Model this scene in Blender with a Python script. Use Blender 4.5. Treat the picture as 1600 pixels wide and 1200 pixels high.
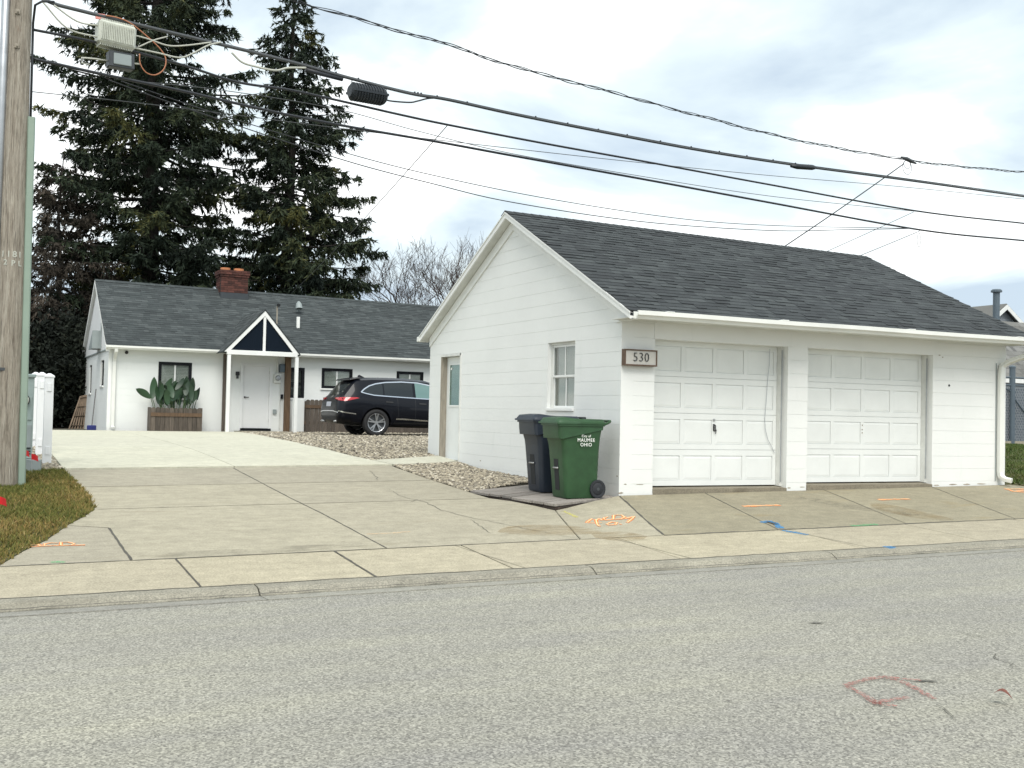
import bpy, bmesh, math, random
import numpy as np
from mathutils import Matrix, Vector
from mathutils.bvhtree import BVHTree
rad = math.radians
random.seed(7); RNG = np.random.default_rng(7)
for o in list(bpy.data.objects): bpy.data.objects.remove(o)
SC = bpy.context.scene; COL = SC.collection

# ------------------------------------------------------------------ camera
F, CX, CY, CZ, YAW, PITCH, ROLL = 1752.0, -8.106, -13.19, 1.0725, .4542, .0273, .022
_fw = np.array([math.sin(YAW)*math.cos(PITCH), math.cos(YAW)*math.cos(PITCH), math.sin(PITCH)])
_r = np.array([math.cos(YAW), -math.sin(YAW), 0.0]); _u = np.cross(_r, _fw)
_r2 = _r*math.cos(ROLL)+_u*math.sin(ROLL); _u2 = -_r*math.sin(ROLL)+_u*math.cos(ROLL)
CAMP = np.array([CX, CY, CZ])
cd = bpy.data.cameras.new('camera'); cam = bpy.data.objects.new('camera', cd); COL.objects.link(cam)
cd.sensor_width = 36; cd.lens = 36*F/1600; cd.clip_start = .1; cd.clip_end = 2000
m = Matrix.Identity(4)
for i in range(3):
    m[i][0] = _r2[i]; m[i][1] = _u2[i]; m[i][2] = -_fw[i]; m[i][3] = CAMP[i]
cam.matrix_world = m; SC.camera = cam
SC.render.resolution_x = 1024; SC.render.resolution_y = 768

# ------------------------------------------------------------------ world, sun, exposure
SUN_EL, SUN_AZ = 52, 200          # degrees; azimuth from +Y clockwise (behind the camera, slightly left)
W = bpy.data.worlds.new('World'); SC.world = W; W.use_nodes = True
wn = W.node_tree.nodes; wl = W.node_tree.links; wn.clear()
def WN(t, **k):
    n = wn.new(t)
    for a, b in k.items():
        if a in n.inputs: n.inputs[a].default_value = b
        else: setattr(n, a, b)
    return n
tc = WN('ShaderNodeTexCoord')
sky = WN('ShaderNodeTexSky'); sky.sky_type = 'NISHITA'; sky.sun_disc = False
sky.sun_elevation = rad(SUN_EL); sky.sun_rotation = rad(SUN_AZ)
skys = WN('ShaderNodeVectorMath', operation='SCALE'); skys.inputs['Scale'].default_value = .10
wl.new(sky.outputs[0], skys.inputs[0])
sep = WN('ShaderNodeSeparateXYZ'); wl.new(tc.outputs['Generated'], sep.inputs[0])
ad = WN('ShaderNodeMath', operation='ADD'); ad.inputs[1].default_value = .22
ab = WN('ShaderNodeMath', operation='ABSOLUTE'); wl.new(sep.outputs[2], ab.inputs[0]); wl.new(ab.outputs[0], ad.inputs[0])
dx = WN('ShaderNodeMath', operation='DIVIDE'); dy = WN('ShaderNodeMath', operation='DIVIDE')
wl.new(sep.outputs[0], dx.inputs[0]); wl.new(ad.outputs[0], dx.inputs[1])
wl.new(sep.outputs[1], dy.inputs[0]); wl.new(ad.outputs[0], dy.inputs[1])
cmb = WN('ShaderNodeCombineXYZ'); wl.new(dx.outputs[0], cmb.inputs[0]); wl.new(dy.outputs[0], cmb.inputs[1])
cmb.inputs[2].default_value = 11.9
n1 = WN('ShaderNodeTexNoise'); n1.inputs['Scale'].default_value = 1.5; n1.inputs['Detail'].default_value = 7; n1.inputs['Roughness'].default_value = .52; n1.inputs['Distortion'].default_value = .35
wl.new(cmb.outputs[0], n1.inputs['Vector'])
cr = WN('ShaderNodeValToRGB'); e = cr.color_ramp.elements
e[0].position = .36; e[0].color = (.34, .405, .47, 1); e[1].position = .63; e[1].color = (.865, .865, .85, 1)
x = e.new(.50); x.color = (.515, .58, .595, 1)
wl.new(n1.outputs[0], cr.inputs[0])
mx = WN('ShaderNodeMix'); mx.data_type = 'RGBA'; mx.inputs[0].default_value = .93
wl.new(skys.outputs[0], mx.inputs[6]); wl.new(cr.outputs[0], mx.inputs[7])
bg = WN('ShaderNodeBackground'); bg.inputs[1].default_value = 1.0; wl.new(mx.outputs[2], bg.inputs[0])
wo = WN('ShaderNodeOutputWorld'); wl.new(bg.outputs[0], wo.inputs[0])
ld = bpy.data.lights.new('sun', 'SUN'); ld.energy = 1.5; ld.angle = rad(35); ld.color = (1, .955, .89)
lo = bpy.data.objects.new('sun', ld); COL.objects.link(lo)
sd = Vector((math.sin(rad(SUN_AZ))*math.cos(rad(SUN_EL)), math.cos(rad(SUN_AZ))*math.cos(rad(SUN_EL)), math.sin(rad(SUN_EL))))
lo.rotation_euler = sd.to_track_quat('Z', 'Y').to_euler(); lo.location = (0, 0, 40)
SC.view_settings.view_transform = 'Standard'; SC.view_settings.look = 'None'; SC.view_settings.gamma = 1
SC.view_settings.exposure = .92

# ------------------------------------------------------------------ picture <-> place
def ray(x, y): return _fw+_r2*(x-800)/F-_u2*(y-600)/F
def onx(x, y, X): d = ray(x, y); return CAMP+d*(X-CX)/d[0]
def ony(x, y, Y): d = ray(x, y); return CAMP+d*(Y-CY)/d[1]
def at(x, y, dep): return CAMP+ray(x, y)*dep
PK = [(-60, -.6), (-13, -.43), (-8.5, -.38), (-3.95, -.405), (-3.72, -.357), (-2.33, -.27), (0, -.12), (1.5, -.045), (5, .165), (7, .24), (9, .30), (12, .34), (17, .355), (21, .34), (24, .32), (200, .3)]
QK = [(-60, -.6), (-13, -.43), (-8.5, -.38), (-3.95, -.405), (-3.72, -.357), (-2.33, -.27), (0, 0), (1.5, .03), (4.7, .11), (5.5, .185), (7, .28), (9, .31), (12, .34), (17, .355), (21, .34), (24, .32), (200, .3)]
def itp(K, y):
    if y <= K[0][0]: return K[0][1]
    for (a, za), (b, zb) in zip(K, K[1:]):
        if y <= b: return za+(zb-za)*(y-a)/(b-a)
    return K[-1][1]
def sm(t): t = min(1, max(0, t)); return t*t*(3-2*t)
def g(X, Y):                                   # height of the ground
    w = sm((X+1.6)/1.6)
    z = itp(PK, Y)*(1-w)+itp(QK, Y)*w
    return z+.012*(1-.7*sm((Y-7)/13))*max(-12, min(12, X))
def Gp(x, y):                                  # where a picture point meets the ground
    d = ray(x, y); t = lo_ = 3.0
    while t < 200:
        p = CAMP+d*t
        if p[2] < g(p[0], p[1]): break
        lo_ = t; t += .3
    hi = t
    for _ in range(30):
        mm = (lo_+hi)/2; p = CAMP+d*mm
        if p[2] < g(p[0], p[1]): hi = mm
        else: lo_ = mm
    return CAMP+d*hi

# ------------------------------------------------------------------ materials
MATS = {}
class NT:
    def __init__(s, name):
        s.m = bpy.data.materials.new(name); s.m.use_nodes = True
        s.n = s.m.node_tree.nodes; s.l = s.m.node_tree.links
        s.b = s.n['Principled BSDF']; MATS[name] = s.m
    def node(s, t, **k):
        n = s.n.new(t)
        for a, b in k.items():
            if a in n.inputs: n.inputs[a].default_value = b
            else: setattr(n, a, b)
        return n
    def link(s, a, b): s.l.new(a, b)
    def coord(s, kind='Object', scale=None):
        c = s.node('ShaderNodeTexCoord').outputs[kind]
        if scale:
            mp = s.node('ShaderNodeMapping'); mp.inputs['Scale'].default_value = scale; s.link(c, mp.inputs[0]); c = mp.outputs[0]
        return c
    def world(s, scale=None):
        c = s.node('ShaderNodeNewGeometry').outputs['Position']
        if scale:
            mp = s.node('ShaderNodeMapping'); mp.inputs['Scale'].default_value = scale; s.link(c, mp.inputs[0]); c = mp.outputs[0]
        return c
    def noise(s, vec, scale, detail=4, rough=.55, dist=0):
        n = s.node('ShaderNodeTexNoise', Scale=scale, Detail=detail, Roughness=rough, Distortion=dist); s.link(vec, n.inputs['Vector']); return n.outputs[0]
    def ramp(s, fac, stops):
        r = s.node('ShaderNodeValToRGB'); e = r.color_ramp.elements
        while len(e) < len(stops): e.new(.5)
        for q, (p, c) in zip(e, stops):
            q.position = p; q.color = tuple(c)+(1,) if len(c) == 3 else c
        s.link(fac, r.inputs[0]); return r.outputs[0]
    def mix(s, fac, a, b, mode='MIX'):
        n = s.node('ShaderNodeMix'); n.data_type = 'RGBA'; n.blend_type = mode
        for i, v in ((0, fac), (6, a), (7, b)):
            if isinstance(v, (int, float)): n.inputs[i].default_value = v
            elif isinstance(v, tuple): n.inputs[i].default_value = v+(1,) if len(v) == 3 else v
            else: s.link(v, n.inputs[i])
        return n.outputs[2]
    def val(s, fac, lo, hi, a=0, b=1):
        n = s.node('ShaderNodeMapRange'); s.link(fac, n.inputs[0])
        for i, v in enumerate((a, b, lo, hi)): n.inputs[i+1].default_value = v
        return n.outputs[0]
    def attr(s, name): return s.node('ShaderNodeAttribute', attribute_name=name).outputs['Fac']
    def col(s, c):
        if isinstance(c, tuple): s.b.inputs['Base Color'].default_value = c+(1,)
        else: s.link(c, s.b.inputs['Base Color'])
    def bump(s, h, st=.3, dist=.01):
        n = s.node('ShaderNodeBump', Strength=st, Distance=dist); s.link(h, n.inputs['Height']); s.link(n.outputs[0], s.b.inputs['Normal'])
    def set(s, **k):
        for a, b in k.items(): s.b.inputs[a.replace('_', ' ')].default_value = b
        return s
def simple(name, c, rough=.6, var=.12, scale=6, bump=.0, bscale=40, metal=0, spec=.5, rnd=0, stretch=None):
    t = NT(name); v = t.coord('Object', stretch)
    n = t.noise(v, scale, 5)
    cc = t.mix(1, t.ramp(n, [(.25, tuple(x*(1-var) for x in c)), (.75, tuple(min(1, x*(1+var)) for x in c))]), (1, 1, 1), 'MULTIPLY')
    if rnd:
        oi = t.node('ShaderNodeObjectInfo').outputs['Random']
        cc = t.mix(1, cc, t.ramp(oi, [(0, (1-rnd,)*3), (1, (1+rnd*.4,)*3)]), 'MULTIPLY')
    t.col(cc); t.set(Roughness=rough, Metallic=metal); t.b.inputs['Specular IOR Level'].default_value = spec
    if bump: t.bump(t.noise(v, bscale, 4), bump, .01)
    return t.m

def white_block(name, base, bumpst):
    t = NT(name); w = t.world()
    big = t.noise(w, .9, 5, .6); fine = t.noise(w, 22, 4, .6)
    st = t.noise(t.world((1.3, 1.3, .35)), 2.2, 6, .65)
    c = t.mix(t.val(big, 0, 1, .35, .7), tuple(x*.955 for x in base), base)
    c = t.mix(t.val(st, 0, .35, .62, .80), c, (.56, .60, .57))
    lo_ = t.noise(t.world((2.5, 2.5, 5)), 1.6, 6, .7)
    c = t.mix(t.val(lo_, 0, .5, .68, .78), c, (.50, .50, .46))
    oi = t.node('ShaderNodeObjectInfo').outputs['Random']
    c = t.mix(1, c, t.ramp(oi, [(0, (.985, .987, .985)), (1, (1, 1, 1))]), 'MULTIPLY')
    t.col(c); t.set(Roughness=.62)
    h = t.mix(.5, fine, t.noise(w, 90, 3))
    t.bump(h, bumpst, .006); return t.m
white_block('block_paint', (.80, .812, .795), .5)
white_block('house_block_paint', (.77, .79, .775), .3)
simple('white_trim', (.78, .79, .77), .5, .05, 3, .08, 30)
simple('old_white_trim', (.66, .67, .64), .6, .14, 4, .2, 40)
simple('door_paint', (.75, .77, .755), .5, .05, 2.5, .06, 60)
simple('door_paint_house', (.74, .75, .75), .5, .04, 2, .05, 60)
simple('vinyl', (.80, .81, .82), .35, .03, 3)
simple('gutter_paint', (.74, .75, .71), .38, .07, 2.2)
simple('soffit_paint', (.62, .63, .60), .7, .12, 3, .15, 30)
simple('dark_trim', (.009, .010, .013), .7, .2, 5, spec=.2)
simple('gable_panel', (.007, .012, .02), .9, .25, 4, .1, 30, spec=.1, stretch=(20, 20, .6))
simple('interior', (.10, .105, .10), .9, .3, 2)
simple('blind', (.62, .61, .57), .7, .05, 4)
simple('blind_dark', (.40, .395, .36), .7, .1, 4)
simple('jamb_wood', (.30, .27, .22), .8, .22, 4, .3, 30, stretch=(8, 8, 1))
simple('black_metal', (.012, .013, .015), .4, .2, 8)
simple('galv', (.42, .44, .46), .4, .15, 5, metal=.6)
simple('grey_paint', (.27, .31, .31), .5, .08, 4)
simple('cabinet_paint', (.30, .37, .355), .5, .08, 3)
simple('conduit_green', (.25, .325, .265), .5, .06, 3)
simple('slate_paint', (.09, .12, .145), .5, .12, 4)
simple('slate_light', (.15, .185, .22), .6, .12, 4)
simple('flag_red', (.62, .015, .02), .5, .08, 8)
def spray(name, c, lo_, hi):
    t = NT(name); v = t.world(); n = t.noise(v, 55, 4, .7)
    t.col(c); t.set(Roughness=.8); t.link(t.val(n, 0, 1, lo_, hi), t.b.inputs['Alpha'])
spray('spray_orange', (.95, .25, .06), .32, .55); spray('spray_blue', (.04, .25, .52), .36, .60); spray('spray_green', (.10, .50, .20), .40, .66)
spray('spray_yellow', (.72, .66, .13), .42, .66); spray('spray_red', (.36, .11, .09), .43, .66); spray('spray_pale', (.90, .62, .36), .40, .75)
simple('orange_paint', (.95, .27, .055), .7, .25, 18)
simple('orange_pale', (.95, .62, .33), .7, .2, 18)
simple('blue_paint', (.04, .27, .60), .7, .3, 14)
simple('green_paint', (.09, .55, .20), .7, .3, 14)
simple('yellow_paint', (.72, .68, .13), .7, .3, 14)
simple('red_faded', (.33, .135, .12), .8, .35, 30)
simple('bar_metal', (.42, .42, .42), .4, .1, 5, metal=.7)
simple('letter_white', (.82, .83, .80), .6, .03, 5)
simple('sign_wood', (.13, .085, .06), .8, .4, 5, .4, 25)
simple('sign_panel', (.55, .53, .49), .6, .06, 6)
simple('sign_digit', (.03, .033, .035), .5, .1, 6)
simple('brick', (.095, .034, .025), .85, .35, 9, .4, 50, rnd=.55)
simple('mortar', (.05, .035, .03), .9, .2, 20)
simple('flue_clay', (.50, .20, .09), .8, .2, 8, .2, 30)
simple('flashing', (.035, .043, .05), .5, .15, 5)
simple('wood_old', (.10, .082, .066), .85, .42, 3, .5, 20, rnd=.35, stretch=(14, 14, 1.2))
simple('wood_plank', (.27, .245, .22), .85, .40, 3, .5, 20, rnd=.3, stretch=(1.2, 14, 14))
simple('wood_edge', (.045, .033, .026), .9, .4, 6, .4, 30)
simple('wood_brown', (.12, .075, .043), .8, .4, 3, .4, 20, rnd=.2, stretch=(12, 12, 1))
simple('lattice_wood', (.15, .11, .075), .85, .35, 4, .3, 30, rnd=.25)
simple('cable', (.016, .019, .024), .5, .2, 3)
simple('cable_grey', (.06, .066, .07), .5, .15, 3)
simple('cable_pale', (.46, .47, .41), .55, .12, 3)
simple('cable_orange', (.42, .17, .085), .6, .15, 4)
simple('box_pale', (.52, .54, .47), .55, .16, 14, .4, 60)
simple('box_dark', (.055, .062, .068), .5, .2, 8)
simple('splice_black', (.012, .017, .022), .45, .2, 8)
simple('tag_pink', (.70, .28, .24), .6, .1, 8)
simple('bin_green', (.020, .066, .024), .48, .20, 7, .05, 200)
simple('bin_navy', (.016, .024, .038), .45, .10, 5, .05, 200)
simple('bin_recess_shade', (.008, .01, .012), .7, .1, 5)  # near-black colour stands for the shade inside the catch recess
simple('rubber', (.012, .012, .013), .75, .2, 10)
simple('rubber_bin', (.017, .02, .025), .7, .2, 10)
simple('chrome', (.75, .76, .78), .16, .03, 3, metal=1)
simple('rim_metal', (.52, .53, .55), .28, .08, 3, metal=.9)
simple('car_plastic', (.014, .015, .017), .6, .15, 10)
simple('plate', (.45, .47, .52), .5, .1, 20)
simple('broom_blue', (.012, .02, .14), .6, .2, 8)
simple('stem', (.055, .095, .035), .6, .2, 8)
simple('leaf_dead', (.16, .05, .03), .8, .3, 20)
simple('siding', (.36, .39, .42), .6, .06, 3)
simple('crack', (.12, .115, .095), .95, .3, 8)
simple('joint_tar', (.085, .08, .065), .9, .3, 10)
simple('joint_dirt', (.19, .175, .13), .95, .35, 9)
def stain(name, c, lo_, hi, mx):
    t = NT(name); n = t.noise(t.world((.7, 1.6, 1)), 3.0, 6, .7, .5)
    t.col(c); t.set(Roughness=.95); t.link(t.val(n, 0, mx, lo_, hi), t.b.inputs['Alpha'])
stain('rust_stain', (.33, .235, .105), .36, .75, .55); stain('dark_stain', (.17, .16, .125), .42, .80, .45)
simple('chip_brown', (.36, .32, .26), .9, .3, 12)

t = NT('tail_light'); t.col((.45, .008, .015)); t.set(Roughness=.12); t.b.inputs['Coat Weight'].default_value = 1
t = NT('car_paint'); t.col((.004, .005, .009)); t.set(Roughness=.35, Metallic=.0); t.b.inputs['Specular IOR Level'].default_value = .15; t.b.inputs['Coat Weight'].default_value = .32; t.b.inputs['Coat Roughness'].default_value = .03
t = NT('car_glass'); t.col((.012, .016, .017)); t.set(Roughness=.04); t.b.inputs['Specular IOR Level'].default_value = .7
t = NT('car_glass_front'); t.col((.13, .22, .21)); t.set(Roughness=.05); t.b.inputs['Specular IOR Level'].default_value = .7

def glass(name, tint, fac):
    t = NT(name); t.n.remove(t.b)
    tr = t.node('ShaderNodeBsdfTransparent'); tr.inputs[0].default_value = tint+(1,)
    gl = t.node('ShaderNodeBsdfGlossy'); gl.inputs['Roughness'].default_value = .03
    lw = t.node('ShaderNodeLayerWeight'); lw.inputs[0].default_value = .5
    pw = t.node('ShaderNodeMath', operation='POWER'); pw.inputs[1].default_value = 4.0; t.link(lw.outputs['Facing'], pw.inputs[0]); f = t.val(pw.outputs[0], fac, .95)
    ms = t.node('ShaderNodeMixShader'); t.link(f, ms.inputs[0]); t.link(tr.outputs[0], ms.inputs[1]); t.link(gl.outputs[0], ms.inputs[2])
    t.link(ms.outputs[0], t.n['Material Output'].inputs[0])
glass('pane_glass', (.80, .83, .82), .06)
glass('pane_glass_green', (.66, .80, .77), .08)

def asphalt():
    t = NT('asphalt'); w = t.world()
    a = t.noise(w, 72, 3, .72); b = t.noise(w, 130, 2, .6); big = t.noise(w, .35, 4, .55); mid = t.noise(t.world((.35, 1.6, 1)), 1.4, 5, .6)
    v = t.node('ShaderNodeTexVoronoi', Scale=88.0); t.link(w, v.inputs['Vector'])
    c = t.ramp(a, [(.28, (.05, .048, .044)), (.45, (.19, .186, .168)), (.58, (.285, .28, .25)), (.74, (.56, .55, .49))])
    c = t.mix(.55, c, t.ramp(v.outputs['Color'], [(.1, (.06, .058, .052)), (.5, (.22, .216, .195)), (.92, (.46, .45, .40))]))
    c = t.mix(1, c, t.ramp(big, [(.3, (1.10, 1.088, 1.07)), (.7, (1.25, 1.232, 1.165))]), 'MULTIPLY')
    c = t.mix(1, c, t.ramp(mid, [(.3, (.90, .90, .93)), (.7, (1.06, 1.06, 1.01))]), 'MULTIPLY')
    tw = t.noise(t.world((.04, 1.0, 1)), 1.1, 3, .5); c = t.mix(1, c, t.ramp(tw, [(.35, (.93, .93, .94)), (.65, (1.05, 1.05, 1.04))]), 'MULTIPLY')
    dk = t.noise(t.world((1.0, 3.0, 1)), 2.3, 3, .5); c = t.mix(t.val(dk, 0, .35, .70, .78), c, (.09, .09, .085))
    t.col(c); t.set(Roughness=.9); t.bump(t.mix(.5, a, b), .6, .01)
asphalt()
def concrete(name, dark, light, stain=None, grain=1.0, bumpst=.25):
    t = NT(name); w = t.world()
    n1 = t.noise(w, .8, 6, .6, .3); n2 = t.noise(w, 6, 5, .65); n3 = t.noise(w, 60, 3, .7)
    c = t.mix(n1, dark, light)
    c = t.mix(1, c, t.ramp(n2, [(.3, (.86,)*3), (.7, (1.10,)*3)]), 'MULTIPLY')
    n4 = t.noise(t.world((.5, 3.5, 1)), 2.4, 6, .75, .8); c = t.mix(1, c, t.ramp(n4, [(.32, (.88, .88, .87)), (.55, (1, 1, 1)), (.72, (1.10, 1.10, 1.08))]), 'MULTIPLY')
    c = t.mix(1, c, t.ramp(n3, [(.3, (1-.24*grain,)*3), (.7, (1+.20*grain,)*3)]), 'MULTIPLY')
    st = t.noise(t.world((.6, 2.2, 1)), 1.3, 6, .7, .6)
    if stain: c = t.mix(t.val(st, 0, .55, .58, .72), c, stain)
    sp = t.noise(w, 9, 2, .5); c = t.mix(t.val(sp, 0, .5, .73, .78), c, tuple(x*.45 for x in dark))
    oi = t.node('ShaderNodeObjectInfo').outputs['Random']
    c = t.mix(1, c, t.ramp(oi, [(0, (.93, .93, .94)), (1, (1.03, 1.03, 1.01))]), 'MULTIPLY')
    t.col(c); t.set(Roughness=.88); t.bump(t.mix(.4, n3, n2), bumpst, .008)
concrete('concrete_old', (.315, .287, .218), (.415, .38, .29), (.275, .242, .17))
concrete('concrete_walk', (.365, .326, .238), (.445, .40, .295), (.31, .273, .195), 1.3)
concrete('concrete_apron', (.235, .212, .148), (.34, .308, .22), (.27, .205, .095), 1.1)
concrete('concrete_new', (.49, .478, .385), (.60, .585, .478), (.40, .38, .29), .7)
concrete('concrete_curb', (.24, .225, .18), (.33, .31, .25), (.16, .148, .115), 1.8)
concrete('concrete_gutter', (.25, .243, .212), (.32, .31, .268), (.22, .21, .175), 1.8)
concrete('concrete_sill', (.19, .165, .12), (.28, .25, .19), (.12, .10, .07), 1.4)

t = NT('soil'); w = t.world(); t.col(t.ramp(t.noise(w, 14, 5, .7), [(.3, (.03, .027, .02)), (.7, (.10, .09, .065))])); t.set(Roughness=.95)
t = NT('turf'); w = t.world()
c = t.mix(t.noise(w, 1.6, 5, .6), (.10, .075, .03), (.085, .10, .028))
t.col(t.mix(1, c, t.ramp(t.noise(w, 45, 4, .7), [(.3, (.5,)*3), (.7, (1.25,)*3)]), 'MULTIPLY')); t.set(Roughness=.95); t.bump(t.noise(w, 60, 4), .8, .03)
def toned(name, stops, rough=.8, trans=0):
    t = NT(name); t.col(t.ramp(t.attr('tone'), stops)); t.set(Roughness=rough); t.b.inputs['Specular IOR Level'].default_value = .25
    return t
toned('blade', [(0, (.085, .105, .022)), (.35, (.145, .145, .035)), (.55, (.22, .175, .055)), (.8, (.28, .18, .062)), (1, (.40, .30, .14))], .8)
toned('blade_green', [(0, (.05, .085, .02)), (.5, (.09, .12, .03)), (1, (.16, .15, .06))], .8)
toned('needles', [(0, (.010, .0175, .0125)), (.45, (.0285, .0425, .0245)), (.8, (.056, .068, .029)), (1, (.105, .102, .030))], .75)
toned('needles_brown', [(0, (.02, .018, .014)), (.5, (.05, .042, .032)), (1, (.085, .07, .055))], .85)
toned('shrub_leaf', [(0, (.006, .009, .007)), (.6, (.014, .019, .012)), (1, (.045, .045, .025))], .8)
toned('pebble', [(0, (.06, .055, .045)), (.25, (.19, .17, .135)), (.5, (.32, .285, .22)), (.75, (.44, .39, .295)), (1, (.66, .62, .53))], .85)
t = NT('bark'); w = t.coord('Object', (6, 6, 1)); t.col(t.ramp(t.noise(w, 3, 6, .7), [(.3, (.018, .016, .014)), (.7, (.06, .052, .045))])); t.set(Roughness=.95); t.bump(t.noise(w, 6, 5), .8, .05)
t = NT('bark_grey'); w = t.coord('Object', (6, 6, 1)); t.col(t.ramp(t.noise(w, 3, 6, .7), [(.3, (.034, .025, .021)), (.7, (.085, .064, .054))])); t.set(Roughness=.95)
def shingle(name, stops):
    t = NT(name); w = t.world(); a = t.attr('tone')
    c = t.ramp(a, stops); c = t.mix(1, c, t.ramp(t.noise(w, 120, 3, .7), [(.3, (.72,)*3), (.7, (1.28,)*3)]), 'MULTIPLY')
    c = t.mix(1, c, t.ramp(t.noise(w, 1.2, 4, .6), [(.3, (.96,)*3), (.7, (1.05,)*3)]), 'MULTIPLY')
    t.col(c); t.set(Roughness=.92); t.bump(t.noise(w, 160, 2), .3, .004)
shingle('shingles', [(0, (.023, .027, .0295)), (.5, (.036, .0425, .045)), (1, (.055, .0635, .065))])
shingle('shingles_house', [(0, (.026, .0315, .033)), (.5, (.043, .0525, .054)), (1, (.076, .087, .088))])
shingle('shingles_neighbour', [(0, (.10, .10, .095)), (.5, (.15, .15, .14)), (1, (.20, .20, .19))])
def polewood():
    t = NT('pole_wood'); w = t.coord('Object', (9, 9, .55))
    n = t.noise(w, 3.2, 7, .7, .4); n2 = t.noise(t.coord('Object', (16, 16, .35)), 5, 5, .6)
    c = t.ramp(n, [(.25, (.11, .088, .065)), (.45, (.30, .265, .215)), (.7, (.44, .405, .34))])
    c = t.mix(t.val(n2, 1, 0, .32, .42), c, (.06, .047, .035))
    k = t.noise(t.coord('Object', (3, 3, 1.2)), 2.4, 5, .7); c = t.mix(t.val(k, 0, .6, .62, .75), c, (.17, .09, .05))
    n5 = t.noise(t.coord('Object', (34, 34, .9)), 3, 4, .6); c = t.mix(t.val(n5, .85, 0, .30, .44), c, (.07, .056, .043))
    n6 = t.noise(t.coord('Object', (60, 60, 6)), 2, 4, .7); c = t.mix(1, c, t.ramp(n6, [(.3, (.78,)*3), (.7, (1.18,)*3)]), 'MULTIPLY')
    t.col(c); t.set(Roughness=.9); t.bump(t.mix(.6, n, n5), .9, .03)
polewood()
t = NT('big_leaf'); w = t.coord('Object')
oi = t.node('ShaderNodeObjectInfo').outputs['Random']
t.col(t.mix(1, t.mix(t.noise(w, 5, 4), (.010, .034, .017), (.022, .060, .026)), t.ramp(oi, [(0, (.6, .6, .65)), (1, (1.35, 1.3, 1.1))]), 'MULTIPLY')); t.set(Roughness=.45)
M = MATS

# ------------------------------------------------------------------ mesh helpers
WM = {}                                          # world matrix of every parent-able object
def tag(o, label=None, cat=None, group=None, kind=None):
    for k, v in (('label', label), ('category', cat), ('group', group), ('kind', kind)):
        if v: o[k] = v
    return o
def place(o, parent, mat=None):
    COL.objects.link(o)
    if parent is not None:
        o.parent = parent; o.matrix_parent_inverse = WM[parent.name].inverted()
    WM[o.name] = o.matrix_basis.copy() if parent is None else o.matrix_basis.copy()
    if mat is not None and o.data is not None and not o.data.materials: o.data.materials.append(M[mat])
    return o
def thing(name, label, cat, loc=(0, 0, 0), group=None, rz=0):
    o = bpy.data.objects.new(name, None); o.empty_display_size = .1
    o.location = loc; o.rotation_euler = (0, 0, rz)
    COL.objects.link(o)
    WM[o.name] = Matrix.Translation(loc) @ Matrix.Rotation(rz, 4, 'Z')
    return tag(o, label, cat, group)
def inst(name, mesh, parent, loc=(0, 0, 0)):     # one more object with shared mesh data; loc in world
    o = bpy.data.objects.new(name, mesh); o.location = loc
    return place(o, parent)
def copy_tree(o, loc, rz=0, parent=None):
    c = o.copy(); COL.objects.link(c)
    if parent is None:
        c.location = loc; c.rotation_euler = (0, 0, rz)
    else:
        c.parent = parent; c.matrix_parent_inverse = o.matrix_parent_inverse.copy()
    for ch in list(o.children): copy_tree(ch, None, 0, c)
    return c
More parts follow.
